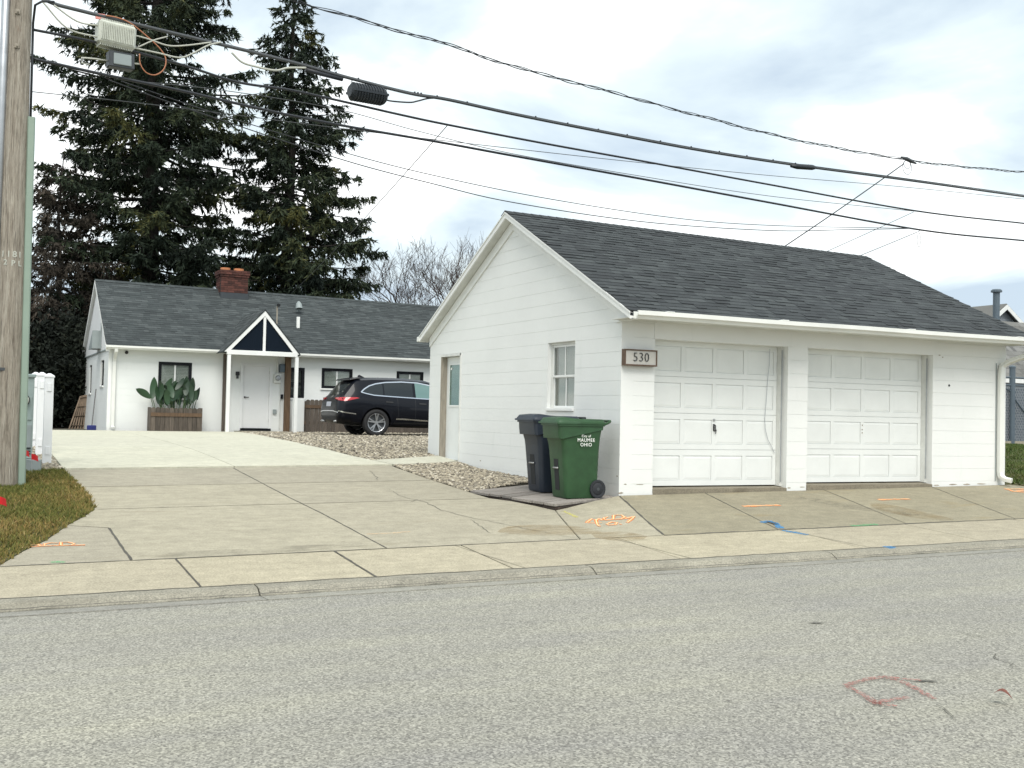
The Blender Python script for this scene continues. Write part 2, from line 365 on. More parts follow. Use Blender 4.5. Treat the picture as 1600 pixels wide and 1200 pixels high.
class MB:
    def __init__(s, mtx=None): s.v = []; s.f = []; s.m = mtx; s.t = []; s.tone = 0.0
    def add(s, vs, fs, mtx=None):
        b = len(s.v)
        for p in vs:
            p = Vector(p)
            if mtx is not None: p = mtx @ p
            if s.m is not None: p = s.m @ p
            s.v.append(tuple(p)); s.t.append(s.tone)
        for f in fs: s.f.append(tuple(b+i for i in f))
        return s
    def box(s, x0, x1, y0, y1, z0, z1, mtx=None):
        v = [(x0, y0, z0), (x1, y0, z0), (x1, y1, z0), (x0, y1, z0), (x0, y0, z1), (x1, y0, z1), (x1, y1, z1), (x0, y1, z1)]
        return s.add(v, [(0, 3, 2, 1), (4, 5, 6, 7), (0, 1, 5, 4), (1, 2, 6, 5), (2, 3, 7, 6), (3, 0, 4, 7)], mtx)
    def cbox(s, x0, x1, y0, y1, z0, z1, c=.004, mtx=None):      # box with chamfered edges
        bm = bmesh.new(); bmesh.ops.create_cube(bm, size=1)
        for v in bm.verts: v.co = ((x0+x1)/2+v.co.x*(x1-x0), (y0+y1)/2+v.co.y*(y1-y0), (z0+z1)/2+v.co.z*(z1-z0))
        bmesh.ops.bevel(bm, geom=bm.edges[:], offset=c, segments=1, affect='EDGES')
        bm.verts.index_update()
        s.add([v.co.copy() for v in bm.verts], [[v.index for v in f.verts] for f in bm.faces], mtx); bm.free(); return s
    def bar(s, p, q, w, h, up=(0, 0, 1)):                        # square bar from p to q
        p = Vector(p); q = Vector(q); d = (q-p).normalized(); u = Vector(up)
        a = d.cross(u)
        if a.length < 1e-4: a = d.cross(Vector((1, 0, 0)))
        a.normalize(); b = a.cross(d)
        v = [p+a*x*w/2+b*y*h/2 for x, y in ((-1, -1), (1, -1), (1, 1), (-1, 1))]+[q+a*x*w/2+b*y*h/2 for x, y in ((-1, -1), (1, -1), (1, 1), (-1, 1))]
        return s.add(v, [(0, 1, 2, 3), (7, 6, 5, 4), (0, 4, 5, 1), (1, 5, 6, 2), (2, 6, 7, 3), (3, 7, 4, 0)])
    def tube(s, pts, r, n=8, cap=True):
        pts = [Vector(p) for p in pts]; rs = r if isinstance(r, (list, tuple)) else [r]*len(pts)
        b = len(s.v); prev = None; vs = []; fs = []
        for i, p in enumerate(pts):
            d = (pts[min(i+1, len(pts)-1)]-pts[max(i-1, 0)]).normalized()
            if prev is None:
                a = d.orthogonal().normalized()
            else:
                a = prev-d*prev.dot(d)
                a = a.normalized() if a.length > 1e-6 else d.orthogonal().normalized()
            prev = a; c = d.cross(a)
            for k in range(n):
                t = 2*math.pi*k/n; vs.append(p+(a*math.cos(t)+c*math.sin(t))*rs[i])
        for i in range(len(pts)-1):
            for k in range(n):
                fs.append((i*n+k, i*n+(k+1) % n, (i+1)*n+(k+1) % n, (i+1)*n+k))
        if cap:
            fs.append(tuple(range(n))[::-1]); fs.append(tuple((len(pts)-1)*n+k for k in range(n)))
        return s.add(vs, fs)
    def prism(s, poly, fn0, fn1):                                # polygon swept between two maps (u,v)->xyz
        n = len(poly); vs = [fn0(*p) for p in poly]+[fn1(*p) for p in poly]
        return s.add(vs, [tuple(range(n))[::-1], tuple(range(n, 2*n))]+[(i, (i+1) % n, n+(i+1) % n, n+i) for i in range(n)])
    def loft(s, rings, cap0=True, cap1=True, close=True):
        n = len(rings[0]); vs = [p for r in rings for p in r]; fs = []
        for i in range(len(rings)-1):
            for k in range(n if close else n-1):
                fs.append((i*n+k, i*n+(k+1) % n, (i+1)*n+(k+1) % n, (i+1)*n+k))
        if cap0: fs.append(tuple(range(n))[::-1])
        if cap1: fs.append(tuple((len(rings)-1)*n+k for k in range(n)))
        return s.add(vs, fs)
    def lathe(s, prof, n=24, mtx=None, cap=True):                          # profile (r,z) about z
        vs = []; fs = []
        for r, z in prof:
            for k in range(n): t = 2*math.pi*k/n; vs.append((r*math.cos(t), r*math.sin(t), z))
        for i in range(len(prof)-1):
            for k in range(n): fs.append((i*n+k, i*n+(k+1) % n, (i+1)*n+(k+1) % n, (i+1)*n+k))
        if cap and prof[0][0] > 1e-6: fs.append(tuple(range(n))[::-1])
        if cap and prof[-1][0] > 1e-6: fs.append(tuple((len(prof)-1)*n+k for k in range(n)))
        return s.add(vs, fs, mtx)
    def mesh(s, name, mat, smooth=False, tones=False, fix=True):
        me = bpy.data.meshes.new(name); me.from_pydata(s.v, [], s.f)
        if fix:
            bm = bmesh.new(); bm.from_mesh(me); bmesh.ops.recalc_face_normals(bm, faces=bm.faces[:]); bm.to_mesh(me); bm.free()
        if tones:
            at_ = me.attributes.new('tone', 'FLOAT', 'POINT'); at_.data.foreach_set('value', np.array(s.t, dtype=np.float32))
        if smooth: me.polygons.foreach_set('use_smooth', [True]*len(me.polygons))
        me.materials.append(M[mat]); return me
    def build(s, name, mat, parent=None, smooth=False, tones=False, fix=True, angle=None, bevel=0):
        me = s.mesh(name, mat, smooth or bool(angle), tones, fix)
        o = bpy.data.objects.new(name, me); place(o, parent)
        if angle: me.set_sharp_from_angle(angle=rad(angle))
        if bevel:
            md = o.modifiers.new('bevel', 'BEVEL'); md.width = bevel; md.segments = 2; md.limit_method = 'ANGLE'
        return o
def raw_mesh(name, V, Fc, mat, tones=None, parent=None, kind=None, smooth=False):   # numpy triangles or quads
    me = bpy.data.meshes.new(name); V = np.asarray(V, np.float32); Fc = np.asarray(Fc, np.int32)
    k = Fc.shape[1]; nF = len(Fc)
    me.vertices.add(len(V)); me.vertices.foreach_set('co', V.ravel())
    me.loops.add(nF*k); me.loops.foreach_set('vertex_index', Fc.ravel())
    me.polygons.add(nF); me.polygons.foreach_set('loop_start', np.arange(0, nF*k, k, dtype=np.int32))
    if smooth: me.polygons.foreach_set('use_smooth', [True]*nF)
    me.update(calc_edges=True)
    if tones is not None:
        a = me.attributes.new('tone', 'FLOAT', 'POINT'); a.data.foreach_set('value', np.asarray(tones, np.float32))
    me.materials.append(M[mat]); o = bpy.data.objects.new(name, me); place(o, parent)
    if kind: o['kind'] = kind
    return o
def text_obj(name, body, size, mtx, mat, parent, depth=.004, bold=0, space=1.0):
    cu = bpy.data.curves.new(name, 'FONT'); cu.body = body; cu.size = size; cu.extrude = depth; cu.offset = bold
    cu.align_x = 'CENTER'; cu.align_y = 'CENTER'; cu.space_character = space
    to = bpy.data.objects.new(name+'_tmp', cu); COL.objects.link(to)
    dg = bpy.context.evaluated_depsgraph_get(); dg.update()
    me = bpy.data.meshes.new_from_object(to.evaluated_get(dg)); bpy.data.objects.remove(to); bpy.data.curves.remove(cu)
    me.transform(mtx); me.materials.clear(); me.materials.append(M[mat]); me.name = name
    o = bpy.data.objects.new(name, me); return place(o, parent)
# ---- polygons
def clip(poly, nx, ny, d):                        # keep nx*x+ny*y <= d
    out = []
    for i, p in enumerate(poly):
        q = poly[(i+1) % len(poly)]; a = nx*p[0]+ny*p[1]-d; b = nx*q[0]+ny*q[1]-d
        if a <= 0: out.append(p)
        if (a < 0 < b) or (b < 0 < a):
            t = a/(a-b); out.append((p[0]+(q[0]-p[0])*t, p[1]+(q[1]-p[1])*t))
    return out
def area(poly): return sum(p[0]*q[1]-q[0]*p[1] for p, q in zip(poly, poly[1:]+poly[:1]))/2
def inset(poly, d):
    if area(poly) < 0: poly = poly[::-1]
    n = len(poly); out = []
    for i in range(n):
        a, b, c = poly[i-1], poly[i], poly[(i+1) % n]
        def off(p, q):
            l = math.hypot(q[0]-p[0], q[1]-p[1]) or 1e-9; nx, ny = -(q[1]-p[1])/l, (q[0]-p[0])/l
            return (p[0]+nx*d, p[1]+ny*d), ((q[0]-p[0])/l, (q[1]-p[1])/l)
        (p1, d1), (p2, d2) = off(a, b), off(b, c)
        cr_ = d1[0]*d2[1]-d1[1]*d2[0]
        if abs(cr_) < 1e-3: out.append(p2); continue
        t = ((p2[0]-p1[0])*d2[1]-(p2[1]-p1[1])*d2[0])/cr_; out.append((p1[0]+d1[0]*t, p1[1]+d1[1]*t))
    return out
def inside(poly, x, y):
    r = False; n = len(poly)
    for i in range(n):
        (x1, y1), (x2, y2) = poly[i], poly[i-1]
        if (y1 > y) != (y2 > y) and x < (x2-x1)*(y-y1)/(y2-y1)+x1: r = not r
    return r
def slab(name, poly, mat, parent, zoff=0, cell=.5, gap=.006, thick=.09, hfn=None, wob=0):
    hfn = hfn or g
    poly = [tuple(map(float, p[:2])) for p in poly]
    if area(poly) < 0: poly = poly[::-1]
    if gap: poly = inset(poly, gap)
    mb = MB(); cache = {}
    def vi(p):
        k = (round(p[0], 4), round(p[1], 4))
        if k not in cache: cache[k] = len(mb.v); mb.v.append((p[0], p[1], hfn(p[0], p[1])+zoff)); mb.t.append(0)
        return cache[k]
    xs = [p[0] for p in poly]; ys = [p[1] for p in poly]
    i0, i1 = math.floor(min(xs)/cell), math.ceil(max(xs)/cell); j0, j1 = math.floor(min(ys)/cell), math.ceil(max(ys)/cell)
    ec = {}
    for i in range(i0, i1):
        col = clip(clip(poly, -1, 0, -i*cell), 1, 0, (i+1)*cell)
        if len(col) < 3: continue
        for j in range(j0, j1):
            c = clip(clip(col, 0, -1, -j*cell), 0, 1, (j+1)*cell)
            ids = []
            for p in c:
                q = vi(p)
                if not ids or (ids[-1] != q and ids[0] != q): ids.append(q)
            if len(ids) >= 3:
                mb.f.append(tuple(ids))
                for a, b in zip(ids, ids[1:]+ids[:1]): ec[(a, b)] = 1
    for (a, b) in list(ec):
        if (b, a) not in ec:
            n = len(mb.v); pa, pb = mb.v[a], mb.v[b]
            mb.v += [(pa[0], pa[1], pa[2]-thick), (pb[0], pb[1], pb[2]-thick)]; mb.t += [0, 0]
            mb.f.append((b, a, n, n+1))
    return mb.build(name, mat, parent, fix=False)
def ribbon(pts, w, zoff=.006, hfn=None, taper=False, seg=.15, wob=0):
    hfn = hfn or g; P = []
    for (a, b) in zip(pts, pts[1:]):
        a = np.array(a[:2], float); b = np.array(b[:2], float); n = max(1, int(np.linalg.norm(b-a)/seg))
        for k in range(n): P.append(a+(b-a)*k/n)
    P.append(np.array(pts[-1][:2], float)); mb = MB(); n = len(P)
    if wob:
        for i in range(1, n-1): P[i] = P[i]+RNG.normal(0, wob, 2)
    for i, p in enumerate(P):
        d = P[min(i+1, n-1)]-P[max(i-1, 0)]; d = d/(np.linalg.norm(d)+1e-9); s = np.array([-d[1], d[0]])
        ww = (w[i] if isinstance(w, list) else w)/2*((1-abs(2*i/(n-1)-1)**3*.9) if taper else 1)*(1+(RNG.uniform(-.35, .35) if wob else 0))
        for q in (p+s*ww, p-s*ww): mb.v.append((q[0], q[1], hfn(q[0], q[1])+zoff)); mb.t.append(0)
    mb.f = [(2*i, 2*i+1, 2*i+3, 2*i+2) for i in range(n-1)]
    return mb

# ------------------------------------------------------------------ the setting: ground, road, pavement, drive
def sheet(name, xs, ys, zoff, mat, hfn=None, kind='structure'):
    hfn = hfn or g; V = [(x, y, hfn(x, y)+zoff) for y in ys for x in xs]; n = len(xs)
    Fc = [(j*n+i, j*n+i+1, (j+1)*n+i+1, (j+1)*n+i) for j in range(len(ys)-1) for i in range(n-1)]
    return raw_mesh(name, V, Fc, mat, kind=kind, smooth=True)
def spread(a, b, s): n = max(1, round((b-a)/s)); return [a+(b-a)*i/n for i in range(n+1)]
XS = [-600, -300, -120, -60, -30]+spread(-20, 20, .8)+[30, 60, 120, 300, 600]
YS = [-600, -200, -60, -30, -16]+spread(-13, 26, .65)+[30, 40, 60, 120, 300, 600]
sheet('ground', XS, YS, -.07, 'soil')
RX = [-300, -120, -60, -30]+spread(-20, 20, 1)+[30, 60, 120, 300]
sheet('road', RX, spread(-19, -4.10, .9)[:-1]+[-4.10], -.006, 'asphalt')
def strip(name, poly, mat, xa, xb, parent=None, step=1.5):       # a profile (y, dz over ground line) run along x
    xs = spread(xa, xb, step); rings = [[(x, y, z+.012*max(-12, min(12, x))) for y, z in poly] for x in xs]
    return MB().loft(rings).build(name, mat, parent, fix=True)
kerb = tag(bpy.data.objects.new('kerb', None), kind='structure'); COL.objects.link(kerb); WM['kerb'] = Matrix.Identity(4)
kx = [-28, -19, -14.2, -9.5]+[float(Gp(*p)[0]) for p in ((403, 920), (925, 888), (1300, 866))]+[6.4, 11.6, 20, 30]
for a, b in zip(kx, kx[1:]):
    strip('kerb_piece', [(-3.865, -.54), (-3.865, -.425), (-3.84, -.405), (-3.77, -.362), (-3.73, -.354), (-3.605, -.349), (-3.605, -.54)], 'concrete_curb', a+.007, b-.007, kerb)
    strip('gutter_pan', [(-4.11, -.54), (-4.11, -.402), (-3.87, -.412), (-3.87, -.54)], 'concrete_gutter', a+.005, b-.005, kerb)
# grey apron of the road edge sits just above the asphalt sheet
walk = tag(bpy.data.objects.new('sidewalk', None), kind='structure'); COL.objects.link(walk); WM['sidewalk'] = Matrix.Identity(4)
sj = [-14.2, -12.6, -11, -9.4, -7.86, -6.28, -4.74, -3.36, -1.45, 1.0, 2.9, 4.9, 6.6, 8.2, 9.8, 11.4, 14, 18, 24]
for a, b in zip(sj, sj[1:]):
    slab('slab', [(a, -3.60), (b, -3.60), (b, -2.335), (a, -2.335)], 'concrete_walk', walk, zoff=.0, gap=.014 if a in (-4.74,) or b in (-4.74,) else .007)
# --- old driveway
drive = tag(bpy.data.objects.new('driveway', None), kind='structure'); COL.objects.link(drive); WM['driveway'] = Matrix.Identity(4)
GE = [(-6.72, 5.04), (-6.69, 4.2), (-6.66, 3.05), (-6.62, 2.1), (-6.68, .9), (-6.86, .3), (-7.07, -.26), (-7.34, -1.13), (-7.57, -1.66), (-7.80, -2.325)]
dm = 'concrete_old'
slab('slab', [GE[2], (-4.18, 3.02), (-4.18, 5.08), GE[0], GE[1]], dm, drive)
slab('slab', [(-4.18, 3.02), (-1.53, 3.0), (-1.48, 5.10), (-4.18, 5.08)], dm, drive)
slab('slab', [GE[4], (-4.18, .90), (-4.18, 3.02), GE[2], GE[3]], dm, drive)
slab('slab', [(-4.18, .90), (-1.52, .92), (-1.53, 3.0), (-4.18, 3.02)], dm, drive)
slab('slab', [GE[4], GE[5], GE[6], (-6.67, -.5), (-6.67, -2.325), (-4.18, -2.325), (-4.18, .90)], dm, drive)
slab('slab', [GE[6], GE[7], GE[8], GE[9], (-6.67, -2.325), (-6.67, -.5)], dm, drive, gap=.008)
slab('slab', [(-4.18, -2.325), (-1.92, -2.325), (-1.22, -.44), (-1.37, .54), (-1.52, .92), (-4.18, .90)], dm, drive)
# --- apron in front of the garage
apron = tag(bpy.data.objects.new('garage_apron', None), kind='structure'); COL.objects.link(apron); WM['garage_apron'] = Matrix.Identity(4)
slab('slab', [(-1.92, -2.325), (-.80, -2.325), (-.01, -.03), (-1.22, -.44)], 'concrete_old', apron)
aj = [(-.80, -.01), (.86, 1.42), (2.96, 3.60), (4.97, 5.81), (7.15, 7.62)]
for (a0, a1), (b0, b1) in zip(aj, aj[1:]):
    slab('slab', [(a0, -2.325), (b0, -2.325), (b1, -.02), (a1, -.02)], 'concrete_apron', apron, gap=.006)
slab('slab', [(7.15, -2.325), (9.9, -2.325), (9.6, -.7), (7.9, -.35), (7.62, -.02)], 'concrete_apron', apron)
# --- new pale concrete
newc = tag(bpy.data.objects.new('new_driveway', None), kind='structure'); COL.objects.link(newc); WM['new_driveway'] = Matrix.Identity(4)
NR = [(-1.43, 5.10), (-1.50, 6.0), (-1.57, 6.95), (-1.47, 10.3), (-1.15, 14.4), (-.78, 18.2), (-.45, 21.3), (-.45, 21.9)]
nm = 'concrete_new'; nz = .022
slab('slab', [(-6.72, 5.10), (-4.14, 5.10), (-4.12, 9.9), (-6.69, 9.9)], nm, newc, nz)
slab('slab', [(-6.69, 9.9), (-4.12, 9.9), (-4.12, 15.6), (-6.65, 15.6)], nm, newc, nz)
slab('slab', [(-6.65, 15.6), (-4.12, 15.6), (-4.12, 22.2), (-6.6, 22.2)], nm, newc, nz)
slab('slab', [(-4.14, 5.10), NR[0], NR[1], NR[2], NR[3], (-4.12, 10.1)], nm, newc, nz)
slab('slab', [(-4.12, 10.1), NR[3], NR[4], (-1.02, 15.6), (-4.12, 15.6)], nm, newc, nz)
slab('slab', [(-4.12, 15.6), (-1.02, 15.6), NR[5], NR[6], NR[7], (-4.12, 21.9)], nm, newc, nz)
slab('walk_slab', [(-1.42, 5.06), (-.02, 5.52), (-.02, 6.46), (-1.49, 5.98)], nm, newc, .024)
# porch pad
slab('porch_pad', [(-.43, 21.35), (1.2, 21.35), (1.2, 22.45), (-.43, 22.45)], 'concrete_old', newc, .04, thick=.16)

# dirt filled joints
def joint(pts, w, parent, mat='joint_dirt', z=.0025, wob=.003): return ribbon(pts, w, z, wob=wob, seg=.12).build('joint', mat, parent, fix=False)
for y in (3.01, .905):
    joint([(-6.64, y), (-4.19, y)], .017, drive); joint([(-4.17, y), (-1.56, y)], .017, drive)
joint([(-4.18, 5.0), (-4.18, -2.3)], .017, drive, 'joint_tar')
joint([(-6.67, -.52), (-6.67, -2.3)], .024, drive, 'joint_tar'); joint([(-7.05, -.27), (-6.67, -.5)], .014, drive)
joint([(-7.8, -2.33), (-1.95, -2.33)], .022, walk, 'joint_tar'); joint([(-1.9, -2.33), (-.85, -2.33)], .012, walk)
joint([(-.8, -2.33), (7.1, -2.33)], .034, walk, 'joint_tar', wob=.007)
joint([(-1.9, -2.3), (-1.22, -.46)], .016, apron); joint([(-.80, -2.3), (-.02, -.05)], .026, apron, 'joint_tar')
for (a0, a1) in ((.86, 1.42), (2.96, 3.60), (4.97, 5.81)): joint([(a0, -2.3), (a1, -.03)], .014, apron, 'joint_tar')
for x_ in (-6.28, -4.74): joint([(x_, -3.6), (x_, -2.34)], .024 if x_ > -5 else .016, walk, 'joint_tar')
for x_ in (-3.36, -1.45, 1.0): joint([(x_-.08, -2.34), (x_+.12, -3.6)], .011, walk)
joint([(x_*1.0, -3.615) for x_ in spread(-14, 11, 1.0)], .018, walk, 'joint_tar', .004, .006)
joint([(x_*1.0, -3.872) for x_ in spread(-14, 11, 1.0)], .012, kerb, 'joint_tar', .0, .006)
# cracks and joints with a shape of their own
def crack(px, w=.012, z=.004, parent=drive):
    mb = ribbon([Gp(*p) for p in px], w, z, wob=.012, seg=.1, taper=True); return mb.build('crack', 'crack', parent, fix=False)
crack([(606, 763), (622, 774), (640, 779), (660, 783), (690, 797), (730, 808), (790, 820), (850, 832), (905, 842)], .010)
crack([(578, 735), (586, 744), (593, 752)], .010)
crack([(640, 785), (655, 780)], .012)
crack([(735, 812), (768, 834)], .009)
for px in ([(1548, 1018), (1560, 1030), (1580, 1037), (1592, 1045)], [(1460, 1100), (1475, 1108), (1492, 1124)], [(1490, 985), (1520, 992), (1543, 997)], [(1540, 1158), (1552, 1170)]):
    mb = ribbon([Gp(*p) for p in px], .008, .003, wob=.010, seg=.06, taper=True); tag(mb.build('road_crack', 'crack', None, fix=False), kind='structure')

# stains that lie on the slabs
def blot(px, w, mat, parent, z=.0035): return ribbon([Gp(*p) for p in px], w, z, taper=True, seg=.12).build('stain', mat, parent, fix=False)
blot([(1365, 786), (1400, 797), (1440, 806), (1490, 812)], .55, 'rust_stain', apron); blot([(780, 832), (830, 829), (880, 828), (940, 832)], .7, 'rust_stain', drive)
blot([(925, 834), (960, 838), (1010, 838)], .6, 'rust_stain', apron); blot([(1250, 777), (1330, 792), (1440, 806)], .4, 'dark_stain', apron)
blot([(215, 870), (380, 862), (590, 850)], .32, 'dark_stain', drive)
# --- gravel beds, real pebbles
BED_FRONT = [(-1.44, 5.04), (-1.53, 3.4), (-1.51, 1.65), (-.02, 2.3), (-.02, 5.48)]
BED_YARD = [(-1.50, 6.02), (-.02, 6.5), (-.02, 7.12), (8.5, 7.15), (9, 22.4), (1.25, 22.45), (1.25, 21.3), (-.43, 21.3), (-.78, 18.2), (-1.15, 14.4), (-1.45, 10.3)]
BED_POST = [(-7.35, 5.15), (-6.76, 5.08), (-6.72, 9.9), (-6.65, 22), (-7.35, 22)]
def pebbles(name, poly, n, rmin, rmax, label_kind='stuff', bias=None):
    bx0 = min(p[0] for p in poly); bx1 = max(p[0] for p in poly); by0 = min(p[1] for p in poly); by1 = max(p[1] for p in poly)
    bm = bmesh.new(); bmesh.ops.create_icosphere(bm, subdivisions=1, radius=1); bv = np.array([v.co[:] for v in bm.verts]); bf = np.array([[v.index for v in f.verts] for f in bm.faces]); bm.free()
    P = []
    while len(P) < n:
        x = RNG.uniform(bx0, bx1); y = RNG.uniform(by0, by1)
        if bias: y = by0+(by1-by0)*RNG.uniform(0, 1)**bias
        if inside(poly, x, y): P.append((x, y))
    V = np.zeros((n, len(bv), 3)); T = np.zeros((n, len(bv)))
    for i, (x, y) in enumerate(P):
        r = RNG.uniform(rmin, rmax)*(1+.03*max(0, y-8)); s = r*np.array([RNG.uniform(.8, 1.45), RNG.uniform(.7, 1.1), RNG.uniform(.5, .8)])
        a = RNG.uniform(0, 6.28); ca, sa = math.cos(a), math.sin(a)
        q = bv*s*(1+RNG.normal(0, .09, (len(bv), 1))); tl = RNG.uniform(-.5, .5)
        q = np.stack([q[:, 0]*ca-q[:, 1]*sa, q[:, 0]*sa+q[:, 1]*ca, q[:, 2]+q[:, 0]*tl], 1)
        V[i] = q+[x, y, g(x, y)+RNG.uniform(-.2, 1.1)*r*.5]; T[i] = np.clip(RNG.beta(1.7, 1.9), 0, 1)
    Fc = (bf[None]+np.arange(n)[:, None, None]*len(bv)).reshape(-1, 3)
    o = raw_mesh(name, V.reshape(-1, 3), Fc, 'pebble', T.ravel(), kind='stuff', smooth=True)
    return o
tag(slab('gravel_base', BED_FRONT, 'soil', None, -.02, gap=0, thick=.04), kind='structure'); tag(slab('gravel_base', BED_YARD, 'soil', None, -.02, cell=1, gap=0, thick=.04), kind='structure'); tag(slab('gravel_base', BED_POST, 'soil', None, -.02, cell=1, gap=0, thick=.04), kind='structure')
tag(pebbles('gravel', BED_FRONT, 8200, .013, .031), 'tan and grey river gravel along the garage side wall', 'gravel')
tag(pebbles('gravel', BED_YARD, 38000, .017, .034, bias=1.7), 'tan gravel yard under the parked car', 'gravel')
tag(pebbles('gravel', BED_POST, 3600, .02, .045, bias=1.5), 'gravel strip at the foot of the white posts', 'gravel')
# --- lawns
LAWN = [(-16, -2.33)]+GE[::-1]+[(-7.35, 5.15), (-7.35, 22), (-16, 22)]
tag(slab('lawn', LAWN, 'turf', None, .005, cell=.8, gap=0, thick=.08), kind='structure')
LAWN_R = [(7.53, .05), (7.66, -.02), (7.95, -.33), (9.6, -.68), (9.95, -2.33), (24, -2.33), (24, 24), (9.05, 22.4), (8.5, 7.15), (7.53, 7.1)]
tag(slab('lawn', LAWN_R, 'turf', None, .005, cell=1, gap=0, thick=.08), kind='structure')
GE2 = []
for (q0, q1) in zip(GE, GE[1:]):
    for k in range(6): GE2.append((q0[0]+(q1[0]-q0[0])*k/6, q0[1]+(q1[1]-q0[1])*k/6))
GE2.append(GE[-1])
def grass(name, poly, n, h0, h1, mat, w=.006, toned_patch=True):
    bx = [p[0] for p in poly]; by = [p[1] for p in poly]; V = []; T = []
    k = 0
    X = RNG.uniform(min(bx), max(bx), n*4); Y = RNG.uniform(min(by), max(by), n*4)
    for x, y in zip(X, Y):
        if not inside(poly, x, y): continue
        h = RNG.uniform(h0, h1); a = RNG.uniform(0, 6.28); lx, ly = RNG.normal(0, .6, 2)*h
        z = g(x, y)+.003; ww = w*RNG.uniform(.6, 1.5)
        V += [(x-math.cos(a)*ww, y-math.sin(a)*ww, z), (x+math.cos(a)*ww, y+math.sin(a)*ww, z), (x+lx, y+ly, z+h)]
        pt = .47+.26*math.sin(x*2.1+1.3*math.sin(y*1.7))*math.cos(y*1.3+.8*math.sin(x*1.9))-.035*(y-1)
        T += [min(1, max(0, RNG.normal(pt, .22)))]*3; k += 1
        if k >= n: break
    return raw_mesh(name, V, np.arange(k*3).reshape(-1, 3), mat, T, kind='stuff')
grass('grass', [(-9.6, -2.3)]+[(x_+.035*math.sin(i*2.7)+.01, y_) for i, (x_, y_) in enumerate(GE2[::-1])]+[(-7.3, 5.2), (-9.6, 7)], 70000, .022, .055, 'blade', .0055)
grass('grass', [(7.6, .05), (7.95, -.3), (9.6, -.66), (9.95, -2.3), (17, -2.3), (23, 13), (11, 13), (7.6, 5)], 60000, .03, .065, 'blade_green', .012)

# ------------------------------------------------------------------ block walls
def sub_rect(r, o):                                # rectangle minus opening -> rectangles
    a0, a1, b0, b1 = r; c0, c1, d0, d1 = o
    if a1 <= c0 or a0 >= c1 or b1 <= d0 or b0 >= d1: return [r]
    out = []
    if a0 < c0: out.append((a0, c0, b0, b1))
    if a1 > c1: out.append((c1, a1, b0, b1))
    m0, m1 = max(a0, c0), min(a1, c1)
    if b0 < d0: out.append((m0, m1, b0, d0))
    if b1 > d1: out.append((m0, m1, d1, b1))
    return out
def clip_convex(poly, hull):
    if area(hull) < 0: hull = hull[::-1]
    for p, q in zip(hull, hull[1:]+hull[:1]):
        nx, ny = q[1]-p[1], -(q[0]-p[0]); poly = clip(poly, nx, ny, nx*p[0]+ny*p[1])
        if len(poly) < 3: return []
    return poly
def block_wall(root, O, U, N, hull, openings, mat, z0, name='wall', course=.2032, ulen=.4064, skip=None, thick=.2, gz=.0023, gu=.0001, depth=.007, stagger=0, cap=300):
    O = np.array(O, float); U = np.array(U, float); N = np.array(N, float); Z = np.array([0, 0, 1.0])
    pt = lambda u, z, d: tuple(O+U*u+Z*z+N*d)
    us = [p[0] for p in hull]; zs = [p[1] for p in hull]
    cuts = sorted({min(us), max(us)} | {v for o in openings for v in o[:2]} | set(us))
    core = MB()
    for a, b in zip(cuts, cuts[1:]):
        st = clip(clip(hull, -1, 0, -a), 1, 0, b); mid = (a+b)/2
        zr = [(min(zs)-1, max(zs)+1)]
        for o in openings:
            if o[0] < mid < o[1]: zr = [q for (l, h) in zr for q in ((l, min(h, o[2])), (max(l, o[3]), h)) if q[1] > q[0]]
        for l, h in zr:
            pp = clip(clip(st, 0, -1, -l), 0, 1, h)
            if len(pp) >= 3 and abs(area(pp)) > 1e-5: core.prism(pp, lambda u, z: pt(u, z, -depth), lambda u, z: pt(u, z, -thick))
    wall = core.build(name, mat, root)
    shared = {}; k0 = math.floor((min(zs)-z0)/course); k1 = math.ceil((max(zs)-z0)/course); cnt = 0; spill = MB()
    for k in range(k0, k1):
        zb, zt = z0+k*course, z0+(k+1)*course; gzk = gz*RNG.uniform(.3, .9); off = (ulen/2 if (k+stagger) % 2 else 0)
        u = min(us)-ulen+off
        while u < max(us):
            rs = [(max(u, min(us)), min(u+ulen, max(us)), zb, zt)]; u += ulen
            if rs[0][1]-rs[0][0] < .03: continue
            for o in openings: rs = [q for r in rs for q in sub_rect(r, o)]
            for (a, b, c, d) in rs:
                if b-a < .025 or d-c < .02: continue
                if skip and skip(a, b, c, d): continue
                pl = clip_convex([(a+gu, c+gzk), (b-gu, c+gzk), (b-gu, d-gzk), (a+gu, d-gzk)], hull)
                if len(pl) < 3 or abs(area(pl)) < .0008: continue
                cx_, cz_ = sum(p[0] for p in pl)/len(pl), sum(p[1] for p in pl)/len(pl)
                rel = [(p[0]-cx_, p[1]-cz_) for p in pl]; key = tuple((round(p[0], 3), round(p[1], 3)) for p in rel)
                def mk(base):
                    mb = MB(); n = len(rel); ch = .0022
                    fr = [((p[0]), (p[1]-ch if p[1] > 0 else p[1]+ch)) for p in rel]
                    rings = [[tuple(base+U*p[0]+Z*p[1]-N*(depth+.002)) for p in rel], [tuple(base+U*p[0]+Z*p[1]-N*ch*.7) for p in rel], [tuple(base+U*p[0]+Z*p[1]) for p in fr]]
                    return mb.loft(rings, cap0=False)
                P = O+U*cx_+Z*cz_+N*RNG.uniform(-.0002, .0002); cnt += 1
                if cnt > cap:
                    b_ = mk(P); spill.add(b_.v, b_.f); continue
                if key not in shared: shared[key] = mk(np.zeros(3)).mesh('block', mat)
                inst('block', shared[key], wall, tuple(P))
    if spill.v: tag(spill.build('block_courses', mat, wall), kind='stuff')
    return wall

